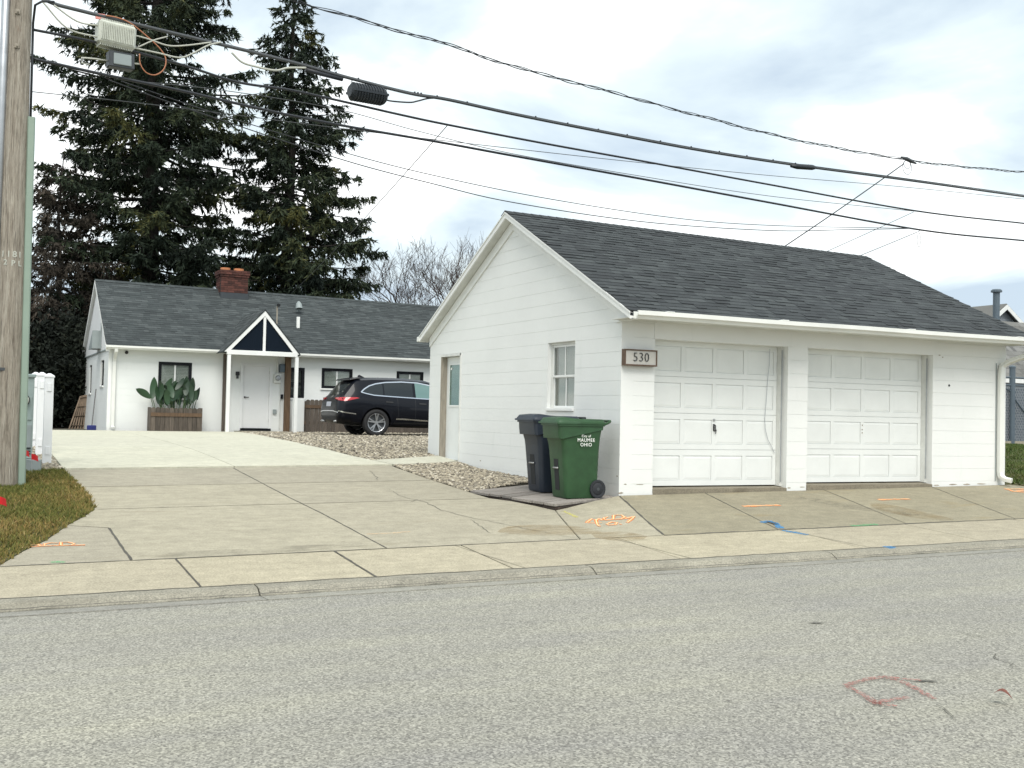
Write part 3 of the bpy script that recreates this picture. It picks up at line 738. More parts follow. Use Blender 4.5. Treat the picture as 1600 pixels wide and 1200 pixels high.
# ------------------------------------------------------------------ garage
GW, GD, RY = 7.50, 7.06, 3.45
garage = thing('garage', 'white painted block garage with two panelled doors and charcoal shingle roof', 'garage')
EZ, EY, BY, BZ = 2.49, -.48, 7.22, 2.55
def rz_(x): return 4.42-.11*(x+.17)/7.85
def roof_z(x, y): return EZ+(rz_(x)-EZ)*(y-EY)/(RY-EY) if y < RY else rz_(x)-(rz_(x)-BZ)*(y-RY)/(BY-RY)
WINDOW = (1.31, 2.165, 1.14, 2.19); SDOOR = (5.53, 6.475, .195, 2.175)
gab = [(0, -.3), (GD, -.3), (GD, roof_z(0, GD)-.10), (RY, roof_z(0, RY)-.08), (0, roof_z(0, 0)-.10)]
block_wall(garage, (0, 0, 0), (0, 1, 0), (-1, 0, 0), gab, [WINDOW, SDOOR], 'block_paint', .15, name='side_wall')
OP = [(.545, 2.90), (3.285, 5.842)]; OT = 2.175
block_wall(garage, (.012, 0, 0), (1, 0, 0), (0, -1, 0), [(0, -.3), (GW-.012, -.3), (GW-.012, 2.62), (0, 2.62)], [(a-.012, b-.012, .02, OT) for a, b in OP], 'block_paint', .15, name='front_wall', stagger=1,
           skip=lambda a, b, c, d: (a > .51 and b < 5.86 and c > 2.10), cap=280)
MB().box(.53, 5.86, -.010, -.0005, OT, 2.60).build('lintel_board', 'block_paint', garage)
MB().box(.2, GW, GD-.2, GD, -.3, 2.5).build('rear_wall', 'block_paint', garage)
MB().box(GW-.2, GW-.001, .2, GD-.2, -.3, 2.5).add([(GW-.1, 0.2, 2.5), (GW-.1, GD-.2, 2.5), (GW-.1, RY, 4.2)], [(0, 1, 2)]).build('end_wall', 'block_paint', garage)
MB().box(.25, GW-.25, .6, GD-.3, .0, .05).build('floor', 'concrete_old', garage)
# roof
def slope_pt(x, t, h=0):
    z = EZ+(rz_(x)-EZ)*t; y = EY+(RY-EY)*t
    n = Vector((0, -(rz_(x)-EZ), RY-EY)).normalized()
    return Vector((x, y, z))+n*h
x0, x1 = -.185, 7.69
deck = MB().loft([[(x, EY, EZ-.02), (x, RY, rz_(x)-.02), (x, BY, BZ-.02), (x, BY, BZ-.06), (x, RY, rz_(x)-.07), (x, EY, EZ-.06)] for x in (x0+.012, x1-.012)]).build('roof', 'shingles', garage)
me = deck.data; a_ = me.attributes.new('tone', 'FLOAT', 'POINT'); a_.data.foreach_set('value', [.4]*len(me.vertices))
rows = 31; items = []; sl = math.hypot(RY-EY, 4.40-EZ); ex = sl/rows
WID = [.13, .16, .20, .24, .30]
for r in range(rows):
    x = x0-random.uniform(0, .2); d = random.uniform(0, 1)
    while x < x1:
        w = random.choice(WID); a, b = max(x, x0), min(x+w, x1)
        d = d*.15+random.betavariate(1.1, 1.2)*.85
        if b-a > .03: items.append((r, a, b, w if (a == x and b == x+w) else b-a, round(d*7)/7, random.choice((.007, .007, .015))))
        x += w
Sv = (slope_pt(3, 1)-slope_pt(3, 0)).normalized(); Nv = Vector((0, -Sv.z, Sv.y))
def tab(w, th):
    X = Vector((1, 0, 0)); L = ex*1.08; q = .0015
    lo0 = [X*q, X*(w-q), X*(w-q)+Nv*th, X*q+Nv*th]; up = [X*q+Sv*L, X*(w-q)+Sv*L, X*(w-q)+Sv*L+Nv*.0015, X*q+Sv*L+Nv*.0015]
    return lo0+up, [(0, 1, 2, 3), (3, 2, 6, 7), (0, 3, 7, 4), (1, 5, 6, 2)]
cam_d = lambda it: (slope_pt(it[1], it[0]/rows)-Vector(CAMP)).length
items.sort(key=cam_d); pool = {}; rest = MB()
for i, (r, a, b, w, tn, th) in enumerate(items):
    p = slope_pt(a, r/rows, .002)
    if i < 300:
        k = (round(w, 3), tn, th)
        if k not in pool:
            mb = MB(); mb.tone = tn; mb.add(*tab(w, th)); pool[k] = mb.mesh('shingle', 'shingles', tones=True)
        inst('shingle', pool[k], deck, tuple(p))
    else:
        rest.tone = tn; v, f = tab(b-a, th); rest.add([p+q for q in v], f)
tag(rest.build('shingle_courses', 'shingles', deck, tones=True), kind='stuff')
cap_ = MB(); x = x0
while x < x1-.02:
    cap_.tone = random.uniform(.2, .7); w = min(.16, x1-x)
    for s_ in (1, -1):
        p0 = Vector((x, RY, rz_(x)+.022)); p1 = Vector((x+w*1.1, RY, rz_(x)+.014)); dn = Vector((0, -s_*.15, -.075))
        cap_.add([p0, p1, p1+dn, p0+dn], [(0, 1, 2, 3)])
    x += w
cap_.build('ridge_cap', 'shingles', deck, tones=True)
# rake trim on the gable towards the drive
def rake(y0, y1, x, w, top, depth, name, mat, parent=garage):
    # board following the roof line on the plane x, its top edge `top` below the roof surface
    f = lambda y: roof_z(0, y)-top
    mb = MB().add([(x, y0, f(y0)), (x, y1, f(y1)), (x, y1, f(y1)-w), (x, y0, f(y0)-w), (x+depth, y0, f(y0)), (x+depth, y1, f(y1)), (x+depth, y1, f(y1)-w), (x+depth, y0, f(y0)-w)],
                  [(0, 1, 2, 3), (7, 6, 5, 4), (0, 4, 5, 1), (1, 5, 6, 2), (2, 6, 7, 3), (3, 7, 4, 0)])
    return mb.build(name, mat, parent)
for (ya, yb) in ((EY, RY), (RY, BY)):
    rake(ya, yb, -.175, .085, .018, .025, 'rake_fascia', 'white_trim')
    rake(ya, yb, -.188, .022, .0, .012, 'drip_edge', 'white_trim')
    rake(ya+(0 if ya > 0 else .49), yb-(.17 if yb > 4 else 0), -.026, .17, .115, .025, 'rake_frieze', 'white_trim')
    f = lambda y: roof_z(0, y)-.105
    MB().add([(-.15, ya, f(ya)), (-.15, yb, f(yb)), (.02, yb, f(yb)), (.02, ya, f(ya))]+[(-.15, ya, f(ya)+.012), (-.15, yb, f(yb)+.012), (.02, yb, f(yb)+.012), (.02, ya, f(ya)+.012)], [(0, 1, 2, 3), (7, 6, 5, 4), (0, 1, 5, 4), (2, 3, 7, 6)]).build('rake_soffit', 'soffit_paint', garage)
# eave soffit, cornice return, gutter
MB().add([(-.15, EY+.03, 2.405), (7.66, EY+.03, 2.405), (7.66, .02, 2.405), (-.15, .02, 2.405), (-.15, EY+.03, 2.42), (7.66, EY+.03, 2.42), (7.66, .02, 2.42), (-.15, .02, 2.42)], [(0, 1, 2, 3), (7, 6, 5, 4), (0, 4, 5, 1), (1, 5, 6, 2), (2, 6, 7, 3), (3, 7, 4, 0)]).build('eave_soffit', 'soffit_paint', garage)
MB().prism([(.14, 2.385), (EY+.0, 2.385), (EY+.0, 2.46), (.14, roof_z(0, .14)-.12)], lambda u, v: (-.030, u, v), lambda u, v: (-.002, u, v)).build('cornice_return', 'white_trim', garage)
MB().box(-.15, 7.66, EY+.005, EY+.028, 2.40, 2.475).build('eave_fascia', 'white_trim', garage)
gp = [(0, 0), (0, .10), (-.012, .10), (-.012, .015), (-.07, .012), (-.085, .045), (-.115, .06), (-.118, .096), (-.10, .10), (-.10, .108), (-.128, .108), (-.128, .05), (-.095, .035), (-.078, 0)]
def gutter(xa, xb, y, z, parent, mat='gutter_paint', name='gutter', sag=0):
    n = 12; rings = [[(xa+(xb-xa)*i/n, y+p[0], z+p[1]+sag*math.sin(i*1.3)) for p in gp] for i in range(n+1)]
    mb = MB().loft(rings)
    return mb.build(name, mat, parent)
gutter(-.12, 7.80, EY+.004, 2.385, garage, sag=.003)
for px in ((1046, 490), (1225, 505), (1423, 523), (1592, 537)):
    p = ony(*px, EY-.08); MB().cbox(p[0]-.06, p[0]+.06, EY-.128, EY-.02, 2.490, 2.503, .004).build('gutter_clip', 'letter_white', garage)
# rear gutter stub that shows past the gable
MB().cbox(-.19, -.02, BY-.03, BY+.10, 2.45, 2.55, .012).build('rear_gutter', 'gutter_paint', garage)
# downspout
def pipe(pts, w, d, name, mat, parent, bev=.008):
    mb = MB(); P = [Vector(p) for p in pts]; rings = []
    for i, p in enumerate(P):
        t = (P[min(i+1, len(P)-1)]-P[max(i-1, 0)]).normalized(); a = Vector((1, 0, 0)) if abs(t.x) < .9 else Vector((0, 0, 1))
        a = (a-t*a.dot(t)).normalized(); b = t.cross(a)
        sh = [(-1, -.75), (-.75, -1), (.75, -1), (1, -.75), (1, .75), (.75, 1), (-.75, 1), (-1, .75)]
        rings.append([p+a*x*w/2+b*y*d/2 for x, y in sh])
    return mb.loft(rings).build(name, mat, parent)
pipe([(7.70, EY-.06, 2.40), (7.70, EY-.06, 2.34), (7.58, -.30, 2.22), (7.42, -.13, 2.13), (7.345, -.055, 2.05), (7.33, -.05, 1.9), (7.33, -.05, .9), (7.33, -.05, .30), (7.335, -.06, .235), (7.36, -.12, .185), (7.40, -.22, .165)], .095, .075, 'downspout', 'gutter_paint', garage)
for z in (2.0, .55): MB().box(7.27, 7.39, -.012, -.002, z, z+.03).build('downspout_strap', 'gutter_paint', garage)
MB().box(7.262, 7.276, -.012, -.003, .15, 2.1).build('downspout_shadow_strip', 'grey_paint', garage)  # grey strip painted in as the shadow line left of the downspout
# overhead doors
def overhead(a, b, handle):
    xa, xb, zb, zt, y = a+.03, b-.04, .10+.012*a, OT+.012, .204
    d = MB().box(xa, xb, y+.014, y+.05, zb, zt).build('garage_door', 'door_paint', garage)
    H = (zt-zb)/4; Wd = (xb-xa)
    for r in range(4):
        z0_, z1_ = zb+H*r+.003, zb+H*(r+1)-.003; st = .062; tr, br = .085, .075
        mb = MB().box(xa, xb, y, y+.016, z0_, z0_+br).box(xa, xb, y, y+.016, z1_-tr, z1_)
        cw = (Wd-st*5)/4
        for k in range(5): mb.box(xa+k*(cw+st), xa+k*(cw+st)+st, y, y+.016, z0_+br, z1_-tr)
        mb.build('door_section', 'door_paint', d)
        for k in range(4):
            p0, p1 = xa+st+k*(cw+st)+.004, xa+st+k*(cw+st)+cw-.004; q0, q1 = z0_+br+.004, z1_-tr-.004; i = .035
            ring = lambda m, yy: [(p0+m, yy, q0+m), (p1-m, yy, q0+m), (p1-m, yy, q1-m), (p0+m, yy, q1-m)]
            MB().loft([ring(0, y+.012), ring(.003, y+.0075), ring(.008, y+.0075), ring(i, y+.003)]).build('door_panel', 'door_paint', d)
    hx = (xa+xb)/2
    if handle:
        hz = zb+H*1.62; mb = MB().box(hx-.012, hx+.012, y-.012, y, hz-.05, hz+.05).tube([(hx, y-.03, hz-.06), (hx, y-.05, hz-.03), (hx, y-.045, hz+.03), (hx, y-.012, hz+.045)], .008, 6).tube([(hx+.03, y-.012, hz-.09), (hx+.035, y-.02, hz-.03)], .006, 6)
        mb.build('handle', 'black_metal', d); MB().lathe([(.02, 0), (.02, .012), (0, .014)], 12, Matrix.Translation((hx, y, hz+.11)) @ Matrix.Rotation(rad(90), 4, 'X')).build('lock', 'bar_metal', d)
    else:
        hz = zb+H*1.6
        for dz in (0, .07, -.05): MB().lathe([(.009, 0), (.009, .008), (0, .01)], 8, Matrix.Translation((hx, y, hz+dz)) @ Matrix.Rotation(rad(90), 4, 'X')).build('bolt', 'jamb_wood', d)
    # jambs, head and sill
    MB().box(xb+.003, b-.002, .115, .26, zb-.01, OT+.01).build('door_jamb', 'old_white_trim', garage)
    MB().box(a+.002, xa-.003, .115, .26, zb-.01, OT+.01).build('door_jamb', 'old_white_trim', garage)
    MB().bar((xb+.012, .10, zb+.05), (xb+.012, .10, OT-.05), .012, .012).build('door_stop', 'galv', garage)
    s = MB(); n = 14; rnd = [random.uniform(-.008, .008) for _ in range(n+1)]
    s.loft([[(a+.003+(b-a-.006)*i/n, -.012+rnd[i], g(a, 0)-.05), (a+.003+(b-a-.006)*i/n, -.010+rnd[i], zb-.028+rnd[i]*.7), (a+.003+(b-a-.006)*i/n, .30, zb-.012), (a+.003+(b-a-.006)*i/n, .30, g(a, 0)-.05)] for i in range(n+1)])
    s.build('door_sill', 'concrete_sill', garage)
    return d
d1 = overhead(*OP[0], True); d2 = overhead(*OP[1], False)
# cord hanging on the first door
cp = [ony(*p, .185) for p in ((1203, 545), (1202, 570), (1199, 600), (1197, 630), (1195, 655), (1196, 672), (1200, 687), (1206, 698), (1210, 708))]
MB().tube(cp, .004, 5).build('pull_cord', 'galv', d1)
# side window (two over two sashes)
wy0, wy1, wz0, wz1 = WINDOW
win = MB().box(.055, .14, wy0, wy0+.035, wz0+.05, wz1-.035).box(.055, .14, wy1-.035, wy1, wz0+.05, wz1-.035).box(.055, .14, wy0, wy1, wz1-.035, wz1).build('window', 'old_white_trim', garage)
MB().cbox(-.03, .14, wy0-.0, wy1+.0, wz0+.002, wz0+.048, .006).build('window_sill', 'white_trim', win)
zm = (wz0+.05+wz1-.035)/2
for (za, zb_, dx_) in ((wz0+.052, zm+.012, .095), (zm-.012, wz1-.037, .072)):
    ya, yb = wy0+.037, wy1-.037; s = .032; ym = (ya+yb)/2
    MB().box(dx_, dx_+.022, ya, ya+s, za, zb_).box(dx_, dx_+.022, yb-s, yb, za, zb_).box(dx_, dx_+.022, ya+s, yb-s, za, za+s).box(dx_, dx_+.022, ya+s, yb-s, zb_-s, zb_).box(dx_+.002, dx_+.02, ym-.011, ym+.011, za+s, zb_-s).build('sash', 'white_trim', win)
    for (p, q) in ((ya+s, ym-.011), (ym+.011, yb-s)):
        MB().box(dx_+.009, dx_+.013, p, q, za+s, zb_-s).build('window_pane', 'pane_glass', win)
MB().box(.126, .134, wy0+.036, wy1-.036, wz0+.051, wz1-.036).build('curtain', 'blind', win)
MB().box(.1185, .1245, wy1-.125, wy1-.06, wz0+.055, wz1-.04).build('inner_jamb', 'jamb_wood', win)
# side door
dy0, dy1, dz0, dz1 = SDOOR
sd_ = MB().cbox(.10, .145, dy0+.04, dy1-.05, dz0+.015, dz1-.05, .003).build('side_door', 'door_paint', garage)
gy0, gy1 = dy0+.16, dy1-.22
MB().box(.086, .099, gy0-.03, gy1+.03, dz0+1.0, dz0+1.03).box(.086, .099, gy0-.03, gy1+.03, dz1-.20, dz1-.175).box(.086, .099, gy0-.03, gy0, dz0+1.03, dz1-.20).box(.086, .099, gy1, gy1+.03, dz0+1.03, dz1-.20).build('glazing_bead', 'white_trim', sd_)
MB().box(.089, .096, gy0, gy1, dz0+1.03, dz1-.20).build('door_glass', 'pane_glass_green', sd_)
MB().box(.0965, .0985, gy0, gy1, dz0+1.03, dz1-.20).build('door_curtain', 'blind_dark', sd_)
MB().box(.084, .0885, gy1-.10, gy1-.04, dz1-.29, dz1-.25).build('sticker', 'letter_white', sd_)
MB().tube([(.10, dy0+.10, dz0+.90), (.06, dy0+.10, dz0+.90), (.055, dy0+.17, dz0+.90)], .010, 8).build('door_handle', 'bar_metal', sd_)
MB().box(-.016, .10, dy0-.002, dy0+.036, dz0, dz1).box(-.016, .10, dy0, dy1, dz1-.045, dz1-.002).build('door_frame', 'old_white_trim', sd_)
MB().box(-.010, .15, dy1-.048, dy1+.001, dz0, dz1-.046).build('door_jamb', 'jamb_wood', sd_)
MB().box(-.018, -.001, dy1+.001, dy1+.035, dz0, dz1).build('door_casing', 'white_trim', sd_)
# paint worn off along the foot of the walls
def chips(pts_, plane):
    for (u, z, w, h) in pts_:
        n = 9; poly = [(u+w*math.cos(2*math.pi*k/n)*random.uniform(.55, 1), z+h*math.sin(2*math.pi*k/n)*random.uniform(.5, 1)) for k in range(n)]
        f0 = (lambda a, b: (a, -.0006, b)) if plane == 'y' else (lambda a, b: (-.0006, a, b)); f1 = (lambda a, b: (a, -.0024, b)) if plane == 'y' else (lambda a, b: (-.0024, a, b))
        MB().prism(poly, f0, f1).build('worn_patch', 'chip_brown', garage)
chips([(.03, .03, .05, .018), (.34, .145, .09, .006), (.10, .15, .03, .01), (2.95, .075, .05, .012), (3.20, .085, .06, .010), (5.95, .09, .08, .014), (6.3, .10, .12, .012), (6.62, .10, .10, .016), (6.95, .105, .14, .012), (5.98, 2.18, .03, .010), (6.05, 2.15, .02, .012)], 'y')
chips([(.05, .26, .02, .016), (4.6, .26, .04, .012)], 'x')
MB().lathe([(.018, 0), (.018, .006), (0, .006)], 10, Matrix.Translation((6.20, -.001, 1.70)) @ Matrix.Rotation(rad(90), 4, 'X')).build('wall_plug', 'black_metal', garage)
# house number sign
sg = thing('number_sign', 'wood framed house number sign 530 beside the left garage door', 'sign', (.26, -.02, 1.895))
MB().box(.0125, .5075, -.085, -.012, 1.80, 1.99).build('sign_board', 'sign_panel', sg)
for a in ((-.002, .522, 1.782, 1.801), (-.002, .522, 1.991, 2.008)): MB().box(a[0], a[1], -.10, -.011, a[2], a[3]).build('sign_frame', 'sign_wood', sg)
for a in ((-.002, .012), (.508, .522)): MB().box(a[0], a[1], -.10, -.011, 1.8015, 1.9905).build('sign_frame', 'sign_wood', sg)
text_obj('sign_digits', '530', .178, Matrix.Translation((.262, -.094, 1.897)) @ Matrix.Rotation(rad(90), 4, 'X') @ Matrix.Diagonal((.92, 1, 1, 1)), 'sign_digit', sg, .006, -.0035, 1.12)

# ------------------------------------------------------------------ plank deck under the bins
A, B, Cc, Dd = (-1.50, 1.62), (-1.21, -.43), (-.03, .04), (-.03, 2.22)
pad = thing('plank_pad', 'weathered grey plank platform under the two wheeled bins', 'platform', (-.8, .8, 0))
def dz(x, y): return -.055+.045*(x+1.5)/1.5+.022*(y-.6)          # plane of the deck top
N_ = 8; edir = np.array(Cc)-np.array(B)
for i in range(N_):
    t0, t1 = i/N_+.005, (i+1)/N_-.005
    lp = [tuple(np.array(B)+(np.array(A)-np.array(B))*t) for t in (t0, t1)]; rp = [tuple(np.array(Cc)+(np.array(Dd)-np.array(Cc))*t) for t in (t0, t1)]
    q = random.uniform(-.02, .03); lp = [(p[0]-q, p[1]) for p in lp]; up = random.uniform(-.004, .004)
    poly = [lp[0], rp[0], rp[1], lp[1]]
    mb = MB().prism(poly, lambda u, v: (u, v, dz(u, v)-.035+up), lambda u, v: (u, v, dz(u, v)+up)); mb.build('plank', 'wood_plank', pad, bevel=.004)
for (p, q) in ((B, Cc), (A, B)):
    MB().bar((p[0]+.03, p[1]+.03, dz(*p)-.075), (q[0]+.03, q[1]+.03, dz(*q)-.075), .05, .07).build('joist', 'wood_edge', pad)

# ------------------------------------------------------------------ wheeled bins (front towards -x)
def rrect(x0, x1, y0, y1, r, n=5):
    out = []
    for cx_, cy_, a0 in ((x1-r, y1-r, 0), (x0+r, y1-r, 90), (x0+r, y0+r, 180), (x1-r, y0+r, 270)):
        for k in range(n): a = rad(a0+90*k/(n-1)); out.append((cx_+r*math.cos(a), cy_+r*math.sin(a)))
    return out
def make_bin(name, label, mat, letters, group):
    root = thing(name, label, 'bin', group=group)
    S = [(0.0, -.235, .27, .235, .05), (.03, -.25, .28, .245, .06), (.30, -.275, .285, .265, .07), (.62, -.305, .29, .285, .075), (.72, -.318, .295, .292, .075), (.80, -.345, .30, .298, .075), (.86, -.372, .305, .303, .07), (.90, -.382, .31, .305, .06), (1.00, -.392, .33, .312, .05)]
    rings = []
    for z, xf, xb, hw, r in S: rings.append([(x, y, z) for x, y in rrect(xf, xb, -hw, hw, r)])
    MB().loft(rings).build('body', mat, root, angle=50)
    # collar with a swooping lower edge
    ringt = rrect(-.402, .338, -.322, .322, .055, 6)
    def low(x, y):
        if abs(y) < .26: return .80 if x < 0 else .90
        return .80-.20*sm((x+.34)/.42) if x < .08 else .60+.32*sm((x-.08)/.06)
    def bodyxy(z, x, y):                          # scale rim outline to the body at height z
        for (z0, a0, b0, h0, r0), (z1, a1, b1, h1, r1) in zip(S, S[1:]):
            if z0 <= z <= z1:
                t = (z-z0)/(z1-z0); xf = a0+(a1-a0)*t; xb = b0+(b1-b0)*t; hw = h0+(h1-h0)*t
                return (xf+(x+.402)/.74*(xb-xf), y/.322*hw)
        return (x, y)
    r_top = [(x, y, 1.0) for x, y in ringt]; r_lo = []; r_in = []; r_mid = []
    dens = ringt
    for x, y in dens:
        zl = low(x, y); bx, by = bodyxy(zl, x, y); k = 1.03
        zm_ = zl+(1.0-zl)*.45; mx_, my_ = bodyxy(zm_, x, y)
        r_mid.append((mx_*1.0+(x-mx_)*.75, my_+(y-my_)*.75, zm_))
        r_lo.append((bx+(x-bx)*.45+(-.012 if x < 0 else 0), by+(y-by)*.5+(.010 if y > 0 else -.010), zl)); r_in.append((bx*.985, by*.985, zl-.004))
    MB().loft([r_in, r_lo, r_mid, r_top], cap0=False, cap1=False).build('collar', mat, root, angle=45)
    MB().loft([[(x, y, z) for x, y in rrect(-.42, .35, -.335, .335, .05)] for z in (.972, 1.0)]).build('rim', mat, root, angle=40)
    # lid, domed towards the front, hinged at the back
    nx, ny = 16, 12; top = []
    for i in range(nx+1):
        for j in range(ny+1):
            u = i/nx; v = j/ny*2-1; x = -.44+.80*u; y = .345*v
            edge = min(1, (1-abs(v))/.10)*min(1, u/.06)*min(1, (1-u)/.05)
            h = .025+.052*edge**.6*(1-.18*u)+.022*edge*math.exp(-((u-.22)/.13)**2)*(1-abs(v)**3)-.02*edge*math.exp(-((u-.52)/.10)**2-(v/.55)**2)
            top.append((x, y, .998+h))
    mb = MB(); fs = []
    for i in range(nx):
        for j in range(ny): a = i*(ny+1)+j; fs.append((a, a+1, a+ny+2, a+ny+1))
    edge = [j for j in range(ny+1)]+[i*(ny+1)+ny for i in range(1, nx+1)]+[nx*(ny+1)+j for j in range(ny-1, -1, -1)]+[i*(ny+1) for i in range(nx-1, 0, -1)]
    b0 = len(top); skirt = [(top[e][0], top[e][1], .998) for e in edge]
    fs += [(edge[k], edge[(k+1) % len(edge)], b0+(k+1) % len(edge), b0+k) for k in range(len(edge))]
    mb.add(top+skirt, fs); mb.build('lid', mat, root, angle=50)
    MB().tube([(.31, -.30, .985), (.43, -.30, 1.035), (.45, -.27, 1.045), (.45, .27, 1.045), (.43, .30, 1.035), (.31, .30, .985)], .018, 8).build('handle', mat if letters else 'rubber_bin', root, smooth=True)
    # front catch: near-black block drawn for the shade of a recess, with a bar
    fx = lambda z: -.25-(z-.03)*.0926 if z < .62 else -.305
    mb = MB(); zz = [.10, .30, .46, .52]; w = .075
    mb.loft([[(fx(z)-.004, -w, z), (fx(z)-.004, w, z), (fx(z)+.03, w, z), (fx(z)+.03, -w, z)] for z in zz]).build('catch_recess_shade', 'bin_recess_shade', root)
    MB().tube([(fx(.40)-.016, -w-.01, .40), (fx(.40)-.016, w+.01, .40)], .012, 8).build('catch_bar', 'bar_metal', root, smooth=True)
    for s_ in (-1, 1):
        Mw = Matrix.Translation((.265, s_*.255, .125)) @ Matrix.Rotation(rad(90), 4, 'X')
        wh = MB().lathe([(.0, -.032), (.07, -.032), (.085, -.022), (.10, -.03), (.125, -.026), (.125, .026), (.10, .03), (.085, .022), (.07, .032), (0, .032)], 28, Mw).build('wheel', 'rubber_bin', root, angle=40)
        hub = MB()
        for k in range(6):
            a = k*math.pi/3; hub.bar(Mw @ Vector((.018*math.cos(a), .018*math.sin(a), -s_*-.034)), Mw @ Vector((.082*math.cos(a), .082*math.sin(a), -s_*-.030)), .018, .012, (0, 1, 0))
        hub.lathe([(.0, .036*1), (.022, .036), (.022, -.036), (0, -.036)], 12, Mw).build('hub', 'box_dark', wh)
    MB().tube([(.265, -.25, .125), (.265, .25, .125)], .012, 6).build('axle', 'bar_metal', root)
    if letters:
        hwz = lambda z: .285+(z-.62)*.09
        for txt, z, s_ in (('City of', .838, .046), ('MAUMEE', .783, .066), ('OHIO', .722, .066)):
            text_obj('lettering', txt, s_, Matrix.Translation((.035, -.3255 if z > .6 else -hwz(z)-.012, z)) @ Matrix.Rotation(rad(90-5), 4, 'X'), 'letter_white', root, .0015, .0, 1.14)
    return root
bg_ = make_bin('wheeled_bin', 'green wheeled bin lettered City of Maumee Ohio by the garage corner', 'bin_green', True, 'wheeled bins on the plank pad')
bg_.location = (-.60, .20, dz(-.6, .2)+.004); bg_.rotation_euler = (0, 0, rad(-4)); bg_.scale = (.92, .92, 1)
bk = make_bin('wheeled_bin', 'dark navy wheeled bin standing behind the green one', 'bin_navy', False, 'wheeled bins on the plank pad')
bk.location = (-.52, 1.06, dz(-.52, 1.06)+.004); bk.rotation_euler = (0, 0, rad(-3)); bk.scale = (.95, .95, 1.01)

# ------------------------------------------------------------------ house
HX0, HX1, HY0, HY1, HZ = -4.22, 11.0, 22.5, 29.75, .30
house = thing('house', 'long white block house with dark shingle roof and small gabled porch', 'house', (HX0, HY0, HZ))
hR = 26.1; hE = 22.15; hB = 30.05
def hrz(x): return 5.23-.0109*(x+4.3)
def hroof(x, y): return 2.86+(hrz(x)-2.86)*(y-hE)/(hR-hE) if y <= hR else hrz(x)-(hrz(x)-2.86)*(y-hR)/(hB-hR)
HW = [(-2.77, -1.77, 1.36, 2.462), (1.27, 1.81, 1.46, 2.44), (2.385, 3.43, 1.80, 2.462), (4.98, 5.945, 1.80, 2.452)]
HD = (-.20, .70, .44, 2.462)
block_wall(house, (HX0, HY0, 0), (1, 0, 0), (0, -1, 0), [(0, .1), (HX1-HX0, .1), (HX1-HX0, 2.98), (0, 2.98)], [(a-HX0, b-HX0, c, d) for a, b, c, d in HW+[HD]], 'house_block_paint', .38, name='front_wall', gz=.0022, depth=.005, cap=300)
GWIN = [(1.05, 1.95, 1.70, 2.50), (4.75, 5.55, 1.50, 2.45)]
block_wall(house, (HX0, HY0+.2, 0), (0, 1, 0), (-1, 0, 0), [(-.19, .1), (HY1-HY0-.2, .1), (HY1-HY0-.2, 2.78), (-.19, 2.78)], GWIN, 'house_block_paint', .38, name='end_wall', gz=.0022, depth=.005, cap=150)
MB().prism([(HY0, 2.785), (HY1, 2.785), (HY1, hroof(HX0, HY1)-.06), (hR, hrz(HX0)-.06), (HY0, hroof(HX0, HY0)-.06)], lambda u, v: (HX0-.03, u, v), lambda u, v: (HX0+.1, u, v)).build('gable_siding', 'door_paint_house', house)
MB().box(HX0-.045, HX0-.03, HY0, HY1, 2.765, 2.80).build('gable_band', 'grey_paint', house)
MB().box(HX0+.2, HX1, HY1-.2, HY1, .1, 2.9).build('rear_wall', 'house_block_paint', house)
MB().box(HX1-.2, HX1, HY0+.2, HY1-.2, .1, 2.9).build('end_wall', 'house_block_paint', house)
hx0, hx1 = HX0-.13, HX1+.15
hr = MB().loft([[(x, hE, 2.84), (x, hR, hrz(x)-.02), (x, hB, 2.84), (x, hB, 2.80), (x, hR, hrz(x)-.07), (x, hE, 2.80)] for x in (hx0+.012, hx1)]).build('roof', 'shingles_house', house)
a_ = hr.data.attributes.new('tone', 'FLOAT', 'POINT'); a_.data.foreach_set('value', [.4]*len(hr.data.vertices))
mb = MB(); rws = 32
for r in range(rws):
    x = hx0-random.uniform(0, .2); d = .5; t0, t1 = r/rws, (r+1.08)/rws
    while x < hx1:
        w = random.choice(WID); a, b = max(x, hx0), min(x+w, hx1); x += w
        if b-a < .02: continue
        d = d*.3+random.betavariate(1.2, 1.3)*.7; mb.tone = d; th = random.choice((.007, .007, .013))
        P = lambda xx, t, h: (xx, hE+(hR-hE)*t-h*.5, 2.862+(hrz(xx)-2.86)*t+h*.86)
        q = .0015
        mb.add([P(a+q, t0, 0), P(b-q, t0, 0), P(b-q, t0, th), P(a+q, t0, th), P(a+q, t1, .0015), P(b-q, t1, .0015)], [(0, 1, 2, 3), (3, 2, 5, 4)])
tag(mb.build('shingle_courses', 'shingles_house', hr, tones=True, fix=False), kind='stuff')
mb = MB(); x = hx0
while x < hx1:
    mb.tone = random.uniform(.3, .7)
    for s_ in (1, -1): mb.add([(x, hR, hrz(x)+.024), (x+.17, hR, hrz(x)+.016), (x+.17, hR-s_*.15, hrz(x)-.07), (x, hR-s_*.15, hrz(x)-.062)], [(0, 1, 2, 3)])
    x += .16
mb.build('ridge_cap', 'shingles_house', hr, tones=True)
